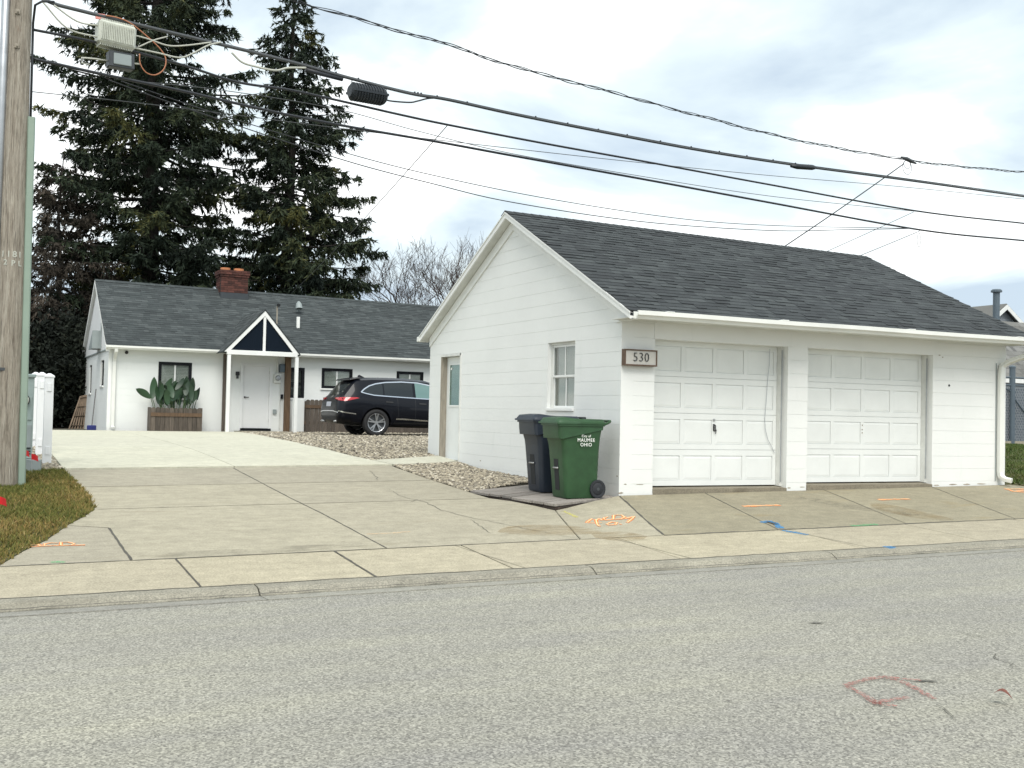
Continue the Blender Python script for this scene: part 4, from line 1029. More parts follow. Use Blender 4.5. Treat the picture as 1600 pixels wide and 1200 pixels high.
# eave, gutter, rake, downspout
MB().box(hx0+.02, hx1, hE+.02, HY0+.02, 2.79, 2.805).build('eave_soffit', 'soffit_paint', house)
gutter(hx0, -1.02, hE+.004, 2.775, house); gutter(1.28, hx1, hE+.004, 2.775, house)
for (ya, yb) in ((hE, hR), (hR, hB)):
    MB().add([(hx0, ya, hroof(hx0, ya)-.02), (hx0, yb, hroof(hx0, yb)-.02), (hx0, yb, hroof(hx0, yb)-.15), (hx0, ya, hroof(hx0, ya)-.15), (hx0+.11, ya, hroof(hx0, ya)-.02), (hx0+.11, yb, hroof(hx0, yb)-.02), (hx0+.11, yb, hroof(hx0, yb)-.15), (hx0+.11, ya, hroof(hx0, ya)-.15)], [(0, 1, 2, 3), (7, 6, 5, 4), (0, 4, 5, 1), (1, 5, 6, 2), (2, 6, 7, 3), (3, 7, 4, 0)]).build('rake_fascia', 'white_trim', house)
pipe([(-4.06, hE-.06, 2.79), (-4.06, hE-.05, 2.72), (-4.06, HY0-.10, 2.52), (-4.06, HY0-.055, 2.42), (-4.06, HY0-.05, 1.2), (-4.06, HY0-.05, .50), (-4.06, HY0-.07, .43), (-4.04, HY0-.2, .40)], .10, .08, 'downspout', 'gutter_paint', house)
MB().cbox(HX0-.012, HX0+.09, HY0-.012, HY0+.03, .3, 2.78, .004).build('corner_board', 'white_trim', house)
MB().lathe([(.05, 0), (.05, .05), (.0, .08)], 14, Matrix.Translation((-3.72, HY0, 2.70)) @ Matrix.Rotation(rad(90), 4, 'X')).build('camera_dome', 'black_metal', house)
MB().tube([(HX0-.05, 24.4, 2.9), (HX0-.05, 24.4, 3.7)], .02, 6).build('wall_conduit', 'grey_paint', house)
MB().prism([(24.5, 2.88), (25.6, 2.88), (24.5, 3.45)], lambda u, v: (HX0-.30, u, v), lambda u, v: (HX0-.031, u, v)).build('wall_vent_hood', 'grey_paint', house)
def hwin(a, b, c, d, blind, sill=True, slats=True):
    y = HY0; f = .09
    w = MB().box(a, b, y-.014, y+.08, d-f, d).box(a, b, y-.014, y+.08, c, c+f*.9).box(a, a+f, y-.014, y+.08, c+f*.9, d-f).box(b-f, b, y-.014, y+.08, c+f*.9, d-f).build('window', 'dark_trim', house)
    m_ = (a+b)/2; ia, ib, ic, id_ = a+f, b-f, c+f*.9, d-f
    if b-a > .7:
        MB().box(m_-.022, m_+.022, y+.018, y+.05, ic, id_).build('mullion', 'white_trim', w)
        rng = ((ia, m_-.022), (m_+.022, ib))
    else:
        MB().box(ia, ib, y+.018, y+.05, (ic+id_)/2-.015, (ic+id_)/2+.015).build('mullion', 'dark_trim', w); rng = ((ia, ib),)
    for p, q in rng:
        MB().box(p, q, y+.03, y+.034, ic, id_).build('window_pane', 'pane_glass', w)
        if blind:
            mb = MB(); z = ic+.01
            while z < id_-.01: mb.add([(p, y+.038, z), (q, y+.038, z), (q, y+.052, z+.040), (p, y+.052, z+.040)], [(0, 1, 2, 3)]); z += .045
            mb.build('blind', blind, w)
    MB().box(a, b, y+.085, y+.095, c, d).build('room_back', 'interior', w)
    if sill: MB().cbox(a-.04, b+.04, y-.05, y+.02, c-.055, c-.003, .006).build('window_sill', 'white_trim', w)
hwin(*HW[0], 'blind'); hwin(*HW[1], None); hwin(*HW[2], 'blind'); hwin(*HW[3], 'blind_dark')
for (a, b, c, d) in GWIN:
    a += HY0+.2; b += HY0+.2
    w = MB().box(HX0+.035, HX0+.07, a, b, c, d).build('window', 'dark_trim', house)
    MB().box(HX0+.028, HX0+.034, a+.06, b-.06, c+.06, d-.06).build('window_pane', 'car_glass', w); MB().cbox(HX0-.04, HX0+.025, a-.03, b+.03, c-.06, c-.002, .005).build('window_sill', 'white_trim', w)
# front door, lamp, meter
a, b, c, d = HD
dr = MB().cbox(a+.03, b-.03, HY0+.03, HY0+.075, c+.02, d-.03, .003).build('front_door', 'door_paint_house', house)
MB().box(a-.065, a+.028, HY0-.018, HY0+.08, c-.05, d+.06).box(b-.028, b+.065, HY0-.018, HY0+.08, c-.05, d+.06).box(a+.028, b-.028, HY0-.018, HY0+.08, d-.028, d+.06).build('door_frame', 'door_paint_house', dr)
MB().tube([(a+.10, HY0+.03, 1.44), (a+.10, HY0-.03, 1.44), (a+.22, HY0-.03, 1.44)], .014, 8).lathe([(.03, 0), (.03, .012), (0, .012)], 12, Matrix.Translation((a+.10, HY0+.03, 1.44)) @ Matrix.Rotation(rad(90), 4, 'X')).build('door_handle', 'black_metal', dr)
for z in (.65, 1.45, 2.2): MB().box(b-.032, b-.022, HY0+.01, HY0+.03, z, z+.1).build('hinge', 'bar_metal', dr)
MB().box(a-.03, b+.03, HY0-.10, HY0+.05, c-.06, c+.015).build('threshold', 'dark_trim', dr)
wl_ = MB().cbox(-.42, -.30, HY0-.06, HY0-.006, 2.12, 2.24, .006).build('wall_lamp', 'black_metal', house); MB().cbox(-.40, -.33, HY0-.09, HY0-.02, 2.02, 2.12, .008).build('lamp_shade', 'box_dark', wl_)
mt = MB().cbox(.80, 1.02, HY0-.10, HY0-.007, 1.92, 2.22, .01).build('electric_meter', 'old_white_trim', house)
MB().lathe([(.085, 0), (.085, .05), (.06, .075), (0, .08)], 18, Matrix.Translation((.91, HY0-.10, 2.08)) @ Matrix.Rotation(rad(90), 4, 'X')).build('meter_dial', 'galv', mt)
MB().tube([(.91, HY0-.05, 2.22), (.91, HY0-.05, 2.84)], .028, 8).build('meter_conduit', 'old_white_trim', house)
MB().cbox(.965, 1.13, HY0-.12, HY0-.007, 2.27, 2.53, .008).build('junction_box', 'slate_paint', house)
MB().tube([(1.02, HY0-.03, .45), (1.02, HY0-.03, 1.95)], .015, 6).build('cable_run', 'old_white_trim', house)
MB().cbox(1.03, 1.11, HY0-.08, HY0-.007, 1.42, 1.56, .006).build('wall_box', 'dark_trim', house)
MB().cbox(.80, .91, HY0-.07, HY0-.007, .93, 1.07, .008).build('outlet_box', 'grey_paint', house)
# porch: posts, beam, navy gable, little roof
PY = 21.3; PXA, PXB, PAX, PAZ = -1.06, 1.29, .175, 4.13
pl_, pr_ = -.885, 1.215
for x in (pl_, pr_): MB().cbox(x-.052, x+.052, PY-.05, PY+.055, g(x, PY), 2.716, .006).build('porch_post', 'white_trim', house)
MB().cbox(PXA+.10, PXB-.06, PY-.055, PY+.06, 2.72, 2.862, .006).build('porch_beam', 'white_trim', house)
k_ = (PAZ-2.80)/(PAX-PXA)
MB().prism([(PXA+.2, 2.865), (PXB-.2, 2.865), (PAX, PAZ-.18)], lambda u, v: (u, PY-.0, v), lambda u, v: (u, PY+.03, v)).build('gable_panel', 'gable_panel', house)
MB().box(PAX-.04, PAX+.04, PY-.035, PY-.001, 2.863, PAZ-.16).build('king_post', 'white_trim', house)
for s_, e_ in ((-1, PXA), (1, PXB)):
    MB().prism([(PAX, PAZ+.0), (e_, 2.80), (e_+s_*-.16, 2.80), (PAX, PAZ-.175)], lambda u, v: (u, PY-.05, v), lambda u, v: (u, PY+.02, v)).build('porch_rake', 'white_trim', house)
    yb_ = hE+(PAZ-2.86)/.6+.05; ye = hE+.12
    pr = MB(); pr.tone = .45; v = [(PAX, PY-.06, PAZ+.018), (e_+s_*.02, PY-.06, 2.80), (e_+s_*.02, ye, 2.80), (PAX, yb_, PAZ+.018)]
    pr.add(v+[(p[0], p[1], p[2]-.035) for p in v], [(0, 1, 2, 3), (7, 6, 5, 4), (0, 4, 5, 1), (1, 5, 6, 2)])
    pr = pr.build('porch_roof', 'shingles_house', house, tones=True)
    ct = MB()
    for r in range(12):
        t0, t1 = r/12, (r+1.08)/12; yy = PY-.065
        while yy < yb_:
            w = random.choice(WID); ct.tone = random.betavariate(1.3, 1.3); f0 = lambda t, h: (e_+s_*.025+(PAX-e_-s_*.025)*t+s_*h*.7, 2.80+(PAZ+.02-2.80)*t+h*.7)
            y1_ = min(yy+w-.003, ye+(yb_-ye)*t0+.03)
            if y1_-yy > .02:
                p0, p1, p2 = f0(t0, 0), f0(t0, .009), f0(t1, .003)
                ct.add([(p0[0], yy, p0[1]), (p0[0], y1_, p0[1]), (p1[0], y1_, p1[1]), (p1[0], yy, p1[1]), (p2[0], yy, p2[1]), (p2[0], y1_, p2[1])], [(0, 1, 2, 3), (3, 2, 5, 4)])
            yy += w
    tag(ct.build('shingle_courses', 'shingles_house', pr, tones=True), kind='stuff')
MB().box(-.815, -.66, HY0-.11, HY0-.006, .36, 2.78).build('porch_board', 'wood_old', house)
MB().box(1.15, 1.33, HY0-.13, HY0-.006, .36, 2.76).build('porch_board', 'wood_brown', house)
# chimney of single bricks
ch = MB().box(-.33, .56, 25.52, 26.32, 4.7, 5.66).build('chimney', 'mortar', house)
bl, bh = .205, .068
for layer in range(12):
    z = 5.045+layer*(bh+.009); grow = (0, .03, .055)[max(0, min(2, layer-6))] if layer < 10 else .03
    xa, xb, ya, yb = -.345-grow, .575+grow, 25.505-grow, 26.33+grow
    if z+bh > 5.83: break
    for face in (0, 1):
        L = (xb-xa) if face == 0 else (yb-ya); n = round(L/bl); w = L/n; o_ = (w/2 if layer % 2 else 0)
        k = -o_
        while k < L-.02:
            p, q = max(0, k)+.004, min(L, k+w)-.004; k += w
            if q-p < .03: continue
            if face == 0: MB().box(xa+p, xa+q, ya, ya+.10+grow, z, z+bh).build('brick', 'brick', ch)
            elif p > .115: MB().box(xa, xa+.1+grow, ya+p, ya+q, z, z+bh).build('brick', 'brick', ch)
MB().box(-.36, .59, 25.485, 26.34, 4.72, 5.035).build('flashing', 'flashing', ch)
for x in (-.13, .33): MB().lathe([(.16, 5.7), (.17, 5.92), (.13, 5.92), (.12, 5.8)], 16, Matrix.Translation((x, 25.92, 0))).build('flue', 'flue_clay', ch)
MB().box(-.30, .53, 25.6, 26.25, 5.64, 5.80).build('chimney_crown', 'mortar', ch)
# roof fittings
MB().cbox(1.86, 1.96, 23.78, 23.88, 3.80, 4.20, .006).build('roof_vent', 'letter_white', house)
MB().tube([(2.16, 24.9, 4.45), (2.16, 24.86, 4.74), (2.16, 24.78, 4.80)], .022, 8).lathe([(.03, .12), (.10, .02), (.125, -.16), (.115, -.16), (.09, .0)], 16, Matrix.Translation((2.16, 24.72, 4.70)) @ Matrix.Rotation(rad(-18), 4, 'X')).build('roof_hood', 'grey_paint', house)
MB().tube([(1.12, 23.55, 3.6), (1.12, 23.55, 4.46), (1.14, 23.53, 4.52), (1.20, 23.50, 4.50)], .026, 8).build('service_mast', 'jamb_wood', house)
MB().lathe([(.0, .06), (.06, .03), (.05, -.05), (0, -.06)], 12, Matrix.Translation((1.15, 23.5, 4.53))).build('mast_head', 'black_metal', house)

# ------------------------------------------------------------------ planter with big leaves
pt_ = thing('planter_box', 'weathered picket planter box below the left house window', 'planter', (-2.31, 22.05, .35))
pxa, pxb, pya, pyb = -3.05, -1.57, 21.80, 22.30; pz = g(-2.3, 22)
n = 11; w = (pxb-pxa)/n
for i in range(n):
    x = pxa+i*w; h = 1.055+random.uniform(-.012, .012); c_ = .03
    MB().prism([(x+.005, pz+.03), (x+w-.005, pz+.03), (x+w-.005, h-c_), (x+w-.005-c_, h), (x+.005+c_, h), (x+.005, h-c_)], lambda u, v: (u, pya, v), lambda u, v: (u, pya+.018, v)).build('picket', 'wood_old', pt_)
MB().box(pxa-.01, pxb+.01, pya-.024, pya-.001, .79, .90).build('rail', 'wood_brown', pt_)
for x in (pxa-.03, pxb): 
    MB().box(x, x+.03, pya-.0, pyb, pz, 1.06).build('end_board', 'wood_old', pt_)
MB().box(pxa, pxb, pyb-.02, pyb, pz, 1.03).build('back_board', 'wood_old', pt_)
MB().box(pxa+.01, pxb-.01, pya+.025, pyb-.03, pz, .95).build('soil_fill', 'soil', pt_)
pln = thing('leafy_plant', 'broad leaved green plants growing in the picket planter', 'plant', (-2.31, 22.05, .95))
LV = [(240, 606, 9, 30, 5), (224, 614, 8.5, 23, -58), (252, 612, 6, 24, 12), (262, 612, 7, 22, -30), (270, 607, 8, 24, 28), (276, 616, 8, 24, 50), (284, 612, 8, 22, 8), (291, 603, 8.5, 27, 4), (299, 606, 8, 30, 10), (296, 616, 8, 24, 35), (309, 615, 6, 18, 14), (247, 620, 6.5, 20, -12), (257, 622, 7, 20, 35), (268, 622, 7, 20, -25), (279, 622, 8, 20, -10), (303, 620, 7, 20, 25), (263, 600, 6, 20, 40), (288, 612, 7, 24, -20), (281, 600, 6, 20, 45), (251, 605, 5, 20, -8), (272, 615, 7, 20, 10), (294, 622, 7, 18, -30)]
LV += [(random.uniform(246, 304), random.uniform(606, 624), random.uniform(5.5, 8), random.uniform(19, 25), random.uniform(-35, 35)) for _ in range(16)]
for (px, py, hw_, hl, ang) in LV:
    y = 22.02+random.uniform(-.16, .16); cpt = ony(px, py, y); sc_ = 35.2/F
    a = rad(ang if abs(ang) > 55 else ang*.75); ax = Vector((math.sin(a), random.uniform(-.3, .2), math.cos(a))).normalized(); sx = Vector((math.cos(a), random.uniform(-.6, .6), -math.sin(a))).normalized(); nn = ax.cross(sx).normalized()
    L, Wd = hl*sc_*.90, hw_*sc_*.66; mb = MB(); vs = []
    for i in range(9):
        t = i/8; ww = Wd*math.sin(math.pi*min(1, t*.92+.06))**.75*(1 if i < 8 else 0); c0 = Vector(cpt)+ax*(L*(2*t-1)*.62)+nn*(-.10*L*(2*t-1)**2)
        vs += [c0-sx*ww+nn*.18*ww, c0, c0+sx*ww+nn*.18*ww]
    fs = [(3*i+k, 3*i+k+1, 3*i+k+4, 3*i+k+3) for i in range(8) for k in (0, 1)]
    mb.add(vs, fs); mb.build('leaf', 'big_leaf', pln, smooth=True)
    base = Vector(cpt)-ax*L*.62; foot = Vector((max(pxa+.1, min(pxb-.1, base.x+.5*(-2.31-base.x)*.3)), 22.05, .94))
    MB().tube([foot, foot*.45+base*.55+Vector((0, 0, .02)), base], .011, 5).build('stem', 'stem', pln)

# ------------------------------------------------------------------ picket fence behind the car and gate panel
fz = g(3, 22)
fn = thing('picket_fence', 'weathered grey dog ear picket fence behind the dark car', 'fence', (1.75, 22.02, fz))
x = 1.74; i = 0
while x < 8.0:
    w = .14; h = 1.40+random.uniform(-.02, .015)
    MB().prism([(x+.004, fz-.0), (x+w-.004, fz-.0), (x+w-.004, h-.035), (x+w-.035, h), (x+.035, h), (x+.004, h-.035)], lambda u, v: (u, 21.98, v), lambda u, v: (u, 22.0, v)).build('picket', 'wood_old', fn); x += w
for z in (.62, 1.16): MB().box(1.72, 8.0, 22.001, 22.04, z, z+.09).build('rail', 'wood_brown', fn)
MB().box(1.72, 2.3, 21.955, 21.979, 1.14, 1.24).build('rail', 'wood_brown', fn)
for x in (1.73, 4.1, 6.5): MB().box(x, x+.09, 22.041, 22.13, fz-.02, 1.36).build('post', 'wood_old', fn)
gt = thing('side_gate', 'low white panel gate between the porch post and the picket fence', 'gate', (1.55, 22.1, fz))
MB().cbox(1.33, 1.715, 22.06, 22.10, fz+.03, 1.42, .006).build('panel', 'house_block_paint', gt)
MB().cbox(1.40, 1.45, 22.02, 22.06, .86, .96, .006).build('latch', 'black_metal', gt)

# ------------------------------------------------------------------ dark car, tail towards -x
car = thing('parked_car', 'black midsize SUV parked on the gravel behind the garage', 'car')
ST = [  # x, underside, half width at sill, half width max, belt z, half width belt, rail z, half width rail, top z
    (-1.13, .50, .62, .74, .74, .72, .80, .62, .82), (-1.115, .42, .72, .82, .80, .80, .92, .72, .95), (-1.07, .38, .79, .90, .86, .88, 1.02, .80, 1.06), (-1.00, .36, .83, .945, .95, .925, 1.09, .84, 1.13),
    (-.92, .34, .85, .965, 1.00, .94, 1.15, .85, 1.20), (-.80, .33, .865, .975, 1.06, .945, 1.30, .82, 1.36), (-.66, .32, .875, .98, 1.10, .945, 1.47, .775, 1.535), (-.56, .31, .88, .982, 1.12, .945, 1.55, .75, 1.625), (-.42, .30, .885, .985, 1.13, .945, 1.585, .735, 1.655),
    (-.1, .28, .89, .988, 1.12, .942, 1.61, .73, 1.685), (.5, .26, .89, .985, 1.10, .935, 1.62, .725, 1.70), (1.1, .25, .89, .98, 1.075, .93, 1.61, .72, 1.695), (1.6, .25, .89, .98, 1.06, .93, 1.575, .72, 1.66), (2.0, .25, .89, .98, 1.045, .93, 1.46, .74, 1.545), (2.35, .25, .89, .98, 1.03, .925, 1.27, .79, 1.33), (2.65, .25, .89, .98, 1.01, .915, 1.08, .83, 1.12),
    (2.9, .25, .885, .98, .97, .905, 1.02, .80, 1.06), (3.3, .27, .86, .965, .92, .88, .97, .76, 1.02), (3.65, .30, .80, .92, .83, .83, .88, .70, .93), (3.85, .34, .70, .82, .72, .74, .77, .60, .80), (3.92, .40, .58, .68, .62, .60, .66, .50, .68)]
rings = []
for (x, zb, ws, wm, zbelt, wb, zr, wr, zt) in ST:
    zm_ = zb+(zbelt-zb)*.62
    half = [(0, zb), (ws*.7, zb), (ws, zb+.07), (wm-.015, zb+(zm_-zb)*.45), (wm, zm_), (wm-.008, zm_+(zbelt-zm_)*.6), (wb, zbelt), (wb+(wr-wb)*.5, zbelt+(zr-zbelt)*.52), (wr, zr), (wr*.86, zr+(zt-zr)*.62), (wr*.5, zt-(zt-zr)*.06), (0, zt)]
    rings.append([(x, -y, z) for y, z in half]+[(x, y, z) for y, z in half[-2:0:-1]])
bodymesh = MB().loft(rings).mesh('body', 'car_paint', smooth=True)
bo = bpy.data.objects.new('body', bodymesh); place(bo, car)
AX = (0.0, 2.89); WR = .385
tmp = []
for ax_ in AX:
    for s_ in (-1, 1):
        cm = MB().lathe([(WR+.055, -.26), (WR+.055, .26)], 40, Matrix.Translation((ax_, s_*.90, WR)) @ Matrix.Rotation(rad(90), 4, 'X')).mesh('cut', 'car_plastic')
        co = bpy.data.objects.new('cut', cm); COL.objects.link(co); tmp.append(co)
        md = bo.modifiers.new('b', 'BOOLEAN'); md.operation = 'DIFFERENCE'; md.object = co; md.solver = 'EXACT'
dg = bpy.context.evaluated_depsgraph_get(); dg.update()
nm_ = bpy.data.meshes.new_from_object(bo.evaluated_get(dg)); bo.modifiers.clear(); bo.data = nm_; nm_.materials.clear(); nm_.materials.append(M['car_paint'])
nm_.polygons.foreach_set('use_smooth', [True]*len(nm_.polygons)); nm_.set_sharp_from_angle(angle=rad(38))
for co in tmp: bpy.data.objects.remove(co)
bmc = bmesh.new(); bmc.from_mesh(bodymesh); BV = BVHTree.FromBMesh(bmc)
def decal(name, poly, mat, axis='y-', off=.004, cell=.06, parent=car, thick=0):
    # polygon drawn in side view (x,z) or rear view (y,z), laid on the body surface
    mb = MB(); cache = {}
    D = {'y-': Vector((0, 1, 0)), 'y+': Vector((0, -1, 0)), 'x-': Vector((1, 0, 0))}[axis]
    def vi(p):
        k = (round(p[0], 4), round(p[1], 4))
        if k not in cache:
            o_ = Vector((p[0], -3, p[1])) if axis == 'y-' else Vector((p[0], 3, p[1])) if axis == 'y+' else Vector((-4, p[0], p[1]))
            h, nrm, _, _ = BV.ray_cast(o_, D)
            if h is None: h = o_+D*2.2; nrm = -D
            if nrm.dot(D) > 0: nrm = -nrm
            q = h+nrm*off; cache[k] = len(mb.v); mb.v.append(tuple(q)); mb.t.append(0)
        return cache[k]
    xs = [p[0] for p in poly]; ys = [p[1] for p in poly]
    for i in range(math.floor(min(xs)/cell), math.ceil(max(xs)/cell)):
        cl = clip(clip(poly, -1, 0, -i*cell), 1, 0, (i+1)*cell)
        if len(cl) < 3: continue
        for j in range(math.floor(min(ys)/cell), math.ceil(max(ys)/cell)):
            c = clip(clip(cl, 0, -1, -j*cell), 0, 1, (j+1)*cell); ids = []
            for p in c:
                q = vi(p)
                if q not in ids: ids.append(q)
            if len(ids) >= 3: mb.f.append(tuple(ids))
    o_ = mb.build(name, mat, parent, smooth=True, fix=False); return o_
def stroke(pts, w):
    L, R = [], []
    for i, p in enumerate(pts):
        q0 = pts[max(i-1, 0)]; q1 = pts[min(i+1, len(pts)-1)]; d = Vector((q1[0]-q0[0], q1[1]-q0[1])).normalized(); n_ = Vector((-d.y, d.x))*w/2
        L.append((p[0]+n_.x, p[1]+n_.y)); R.append((p[0]-n_.x, p[1]-n_.y))
    return L, R
def trim(name, pts, w, mat, axis='y-', off=.008):
    L, R = stroke(pts, w); o_ = None; mb_all = MB()
    for i in range(len(pts)-1):
        o2 = decal('seg', [L[i], L[i+1], R[i+1], R[i]], mat, axis, off, .08)
        me = o2.data; mb_all.add([v.co[:] for v in me.vertices], [tuple(p.vertices) for p in me.polygons]); bpy.data.objects.remove(o2)
    return mb_all.build(name, mat, car, smooth=True, fix=False)
TOPL = [(-.46, 1.245), (-.36, 1.335), (-.20, 1.43), (.0, 1.495), (.3, 1.545), (.8, 1.575), (1.3, 1.56), (1.65, 1.50), (1.95, 1.38), (2.2, 1.24), (2.42, 1.10)]
BOTL = [(-.46, 1.245), (-.30, 1.205), (-.08, 1.165), (.3, 1.145), (.8, 1.125), (1.3, 1.105), (1.9, 1.085), (2.42, 1.065)]
def between(x0_, x1_):
    def f(L, x):
        for (a, za), (b, zb) in zip(L, L[1:]):
            if a <= x <= b: return za+(zb-za)*(x-a)/(b-a)
    xs = [x0_]+[p[0] for p in TOPL if x0_ < p[0] < x1_]+[x1_]
    xb_ = [x0_]+[p[0] for p in BOTL if x0_ < p[0] < x1_]+[x1_]
    return [(x, f(BOTL, x)) for x in xb_]+[(x, f(TOPL, x)) for x in xs[::-1]]
for ax_ in ('y-', 'y+'):
    for (a, b, m_) in ((-.44, .20, 'car_glass'), (.24, 1.12, 'car_glass'), (1.20, 2.38, 'car_glass_front')): decal('side_window', between(a, b), m_, ax_, .004)
    trim('window_chrome', TOPL, .032, 'chrome', ax_); trim('window_chrome', BOTL, .028, 'chrome', ax_, .010)
    trim('sill_chrome', [(.58, .50), (.75, .505), (1.3, .475), (2.3, .43)], .035, 'chrome', ax_, .010)
    trim('door_gap', [(.62, 1.13), (.63, .9), (.66, .6), (.55, .40)], .010, 'car_plastic', ax_, .003); trim('door_gap', [(1.17, 1.10), (1.18, .7), (1.16, .36)], .010, 'car_plastic', ax_, .003)
    trim('door_handle', [(.26, .985), (.48, .975)], .035, 'car_plastic', ax_, .014); trim('door_handle', [(1.28, .955), (1.5, .945)], .035, 'car_plastic', ax_, .014)
    decal('tail_light', [(-1.04, 1.02), (-.95, .98), (-.80, 1.01), (-.52, 1.075), (-.60, 1.095), (-.90, 1.09), (-1.06, 1.085)], 'tail_light', ax_, .006)
    trim('bumper_chrome', [(-1.10, .70), (-.95, .665), (-.62, .625)], .03, 'chrome', ax_, .008)
    decal('sill_cladding', [(.50, .28), (2.40, .28), (2.38, .42), (.52, .40)], 'car_plastic', ax_, .006)
decal('rear_window', [(-.62, 1.17), (.62, 1.17), (.60, 1.50), (-.60, 1.50)], 'car_glass', 'x-', .005)
for s_ in (-1, 1): decal('tail_light', [(s_*.90, .99), (s_*.42, 1.045), (s_*.42, 1.075), (s_*.90, 1.085)], 'tail_light', 'x-', .008)
decal('number_plate', [(-.22, .83), (.22, .83), (.22, .96), (-.22, .96)], 'plate', 'x-', .010)
decal('rear_badge', [(-.09, 1.085), (.09, 1.085), (.07, 1.145), (-.07, 1.145)], 'chrome', 'x-', .010)
for L_ in ([(-.84, .66), (-.5, .70), (0, .705), (.5, .70), (.84, .66)],): 
    Ls, Rs = stroke(L_, .028)
    for i in range(4): decal('bumper_chrome', [Ls[i], Ls[i+1], Rs[i+1], Rs[i]], 'chrome', 'x-', .012)
decal('lower_bumper', [(-.72, .44), (.72, .44), (.74, .56), (-.74, .56)], 'car_plastic', 'x-', .006)
MB().add([(-.74, -.66, 1.585), (-.74, .66, 1.585), (-.42, .70, 1.655), (-.42, -.70, 1.655), (-.72, -.64, 1.625), (-.72, .64, 1.625), (-.40, .69, 1.685), (-.40, -.69, 1.685)], [(0, 3, 2, 1), (4, 5, 6, 7), (0, 1, 5, 4), (1, 2, 6, 5), (2, 3, 7, 6), (3, 0, 4, 7)]).build('roof_spoiler', 'car_paint', car, bevel=.01)
MB().add([(-.30, -.02, 1.66), (-.06, -.025, 1.68), (-.06, .025, 1.68), (-.30, .02, 1.66), (-.27, 0, 1.755), (-.22, 0, 1.765)], [(0, 1, 5, 4), (2, 3, 4, 5), (1, 2, 5), (3, 0, 4)]).build('shark_fin', 'car_paint', car)
for s_ in (-1, 1): MB().tube([(-1.05, s_*.50, .40), (-1.12, s_*.56, .40), (-1.12, s_*.70, .41)], .035, 10).build('exhaust', 'bar_metal', car, smooth=True)
for ax_ in AX:
    for s_ in (-1, 1):
        Mw = Matrix.Translation((ax_, s_*.855, WR)) @ Matrix.Rotation(rad(90), 4, 'X'); o_ = -s_*-1
        w = MB().lathe([(.262, -.10), (.30, -.115), (.355, -.115), (.380, -.095), (.385, -.05), (.385, .05), (.380, .095), (.355, .115), (.30, .115), (.262, .10), (.262, -.10)], 40, Mw, cap=False).build('wheel', 'rubber', car, smooth=True)
        f_ = -1 if s_ > 0 else 1            # outward side in local z after the turn
        rim = MB().lathe([(.268, f_*.10), (.262, f_*.112), (.248, f_*.105), (.240, f_*.06), (.240, -f_*.08)], 40, Mw, cap=False)
        for k in range(5):
            for d_ in (-.17, .17):
                a = k*2*math.pi/5+.3; p = Mw @ Vector((.05*math.cos(a), .05*math.sin(a), f_*.085)); q = Mw @ Vector((.252*math.cos(a+d_), .252*math.sin(a+d_), f_*.10))
                rim.bar(p, q, .034, .03, (0, 1, 0))
        rim.lathe([(.0, f_*.10), (.055, f_*.098), (.06, f_*.06), (0, f_*.05)], 16, Mw).build('rim', 'rim_metal', w, angle=40)
        MB().lathe([(.0, f_*.03), (.238, f_*.03), (.238, f_*.02), (0, f_*.02)], 30, Mw).build('brake_disc', 'box_dark', w)
    MB().box(ax_-.42, ax_+.42, -.70, .70, .28, .80).build('wheel_well', 'car_plastic', car)
cw_ = Gp(588, 682); car.location = (cw_[0], cw_[1]+.97, g(cw_[0], cw_[1]+.97)+.01)

# ------------------------------------------------------------------ white vinyl posts
def make_post():
    r = thing('fence_post', 'x', 'post', group='white vinyl posts along the drive')
    MB().cbox(-.066, .066, -.066, .066, -.03, 1.38, .006).build('post_body', 'vinyl', r)
    MB().add([(-.076, -.076, 1.38), (.076, -.076, 1.38), (.076, .076, 1.38), (-.076, .076, 1.38), (-.076, -.076, 1.405), (.076, -.076, 1.405), (.076, .076, 1.405), (-.076, .076, 1.405), (-.02, -.02, 1.445), (.02, -.02, 1.445), (.02, .02, 1.445), (-.02, .02, 1.445)],
             [(3, 2, 1, 0), (0, 1, 5, 4), (1, 2, 6, 5), (2, 3, 7, 6), (3, 0, 4, 7), (4, 5, 9, 8), (5, 6, 10, 9), (6, 7, 11, 10), (7, 4, 8, 11), (8, 9, 10, 11)]).build('post_cap', 'vinyl', r)
    for z in (.16, 1.16): MB().cbox(-.032, .032, -.082, -.0665, z, z+.13, .004).build('rail_bracket', 'grey_paint' if z > 2 else 'vinyl', r)
    for z in (.18, 1.18): MB().box(.0665, .069, -.022, .022, z, z+.09).build('rail_slot', 'grey_paint', r)
    return r
p0 = make_post(); p0.location = (-6.90, 6.0, g(-6.9, 6.0)); p0['label'] = 'nearest white vinyl post at the corner of the new concrete'
for i, (x, y, lb) in enumerate(((-6.90, 7.9, 'middle white vinyl post of the row by the drive'), (-6.89, 10.0, 'farthest white vinyl post of the row by the drive'))):
    c = copy_tree(p0, (x, y, g(x, y))); c['label'] = lb
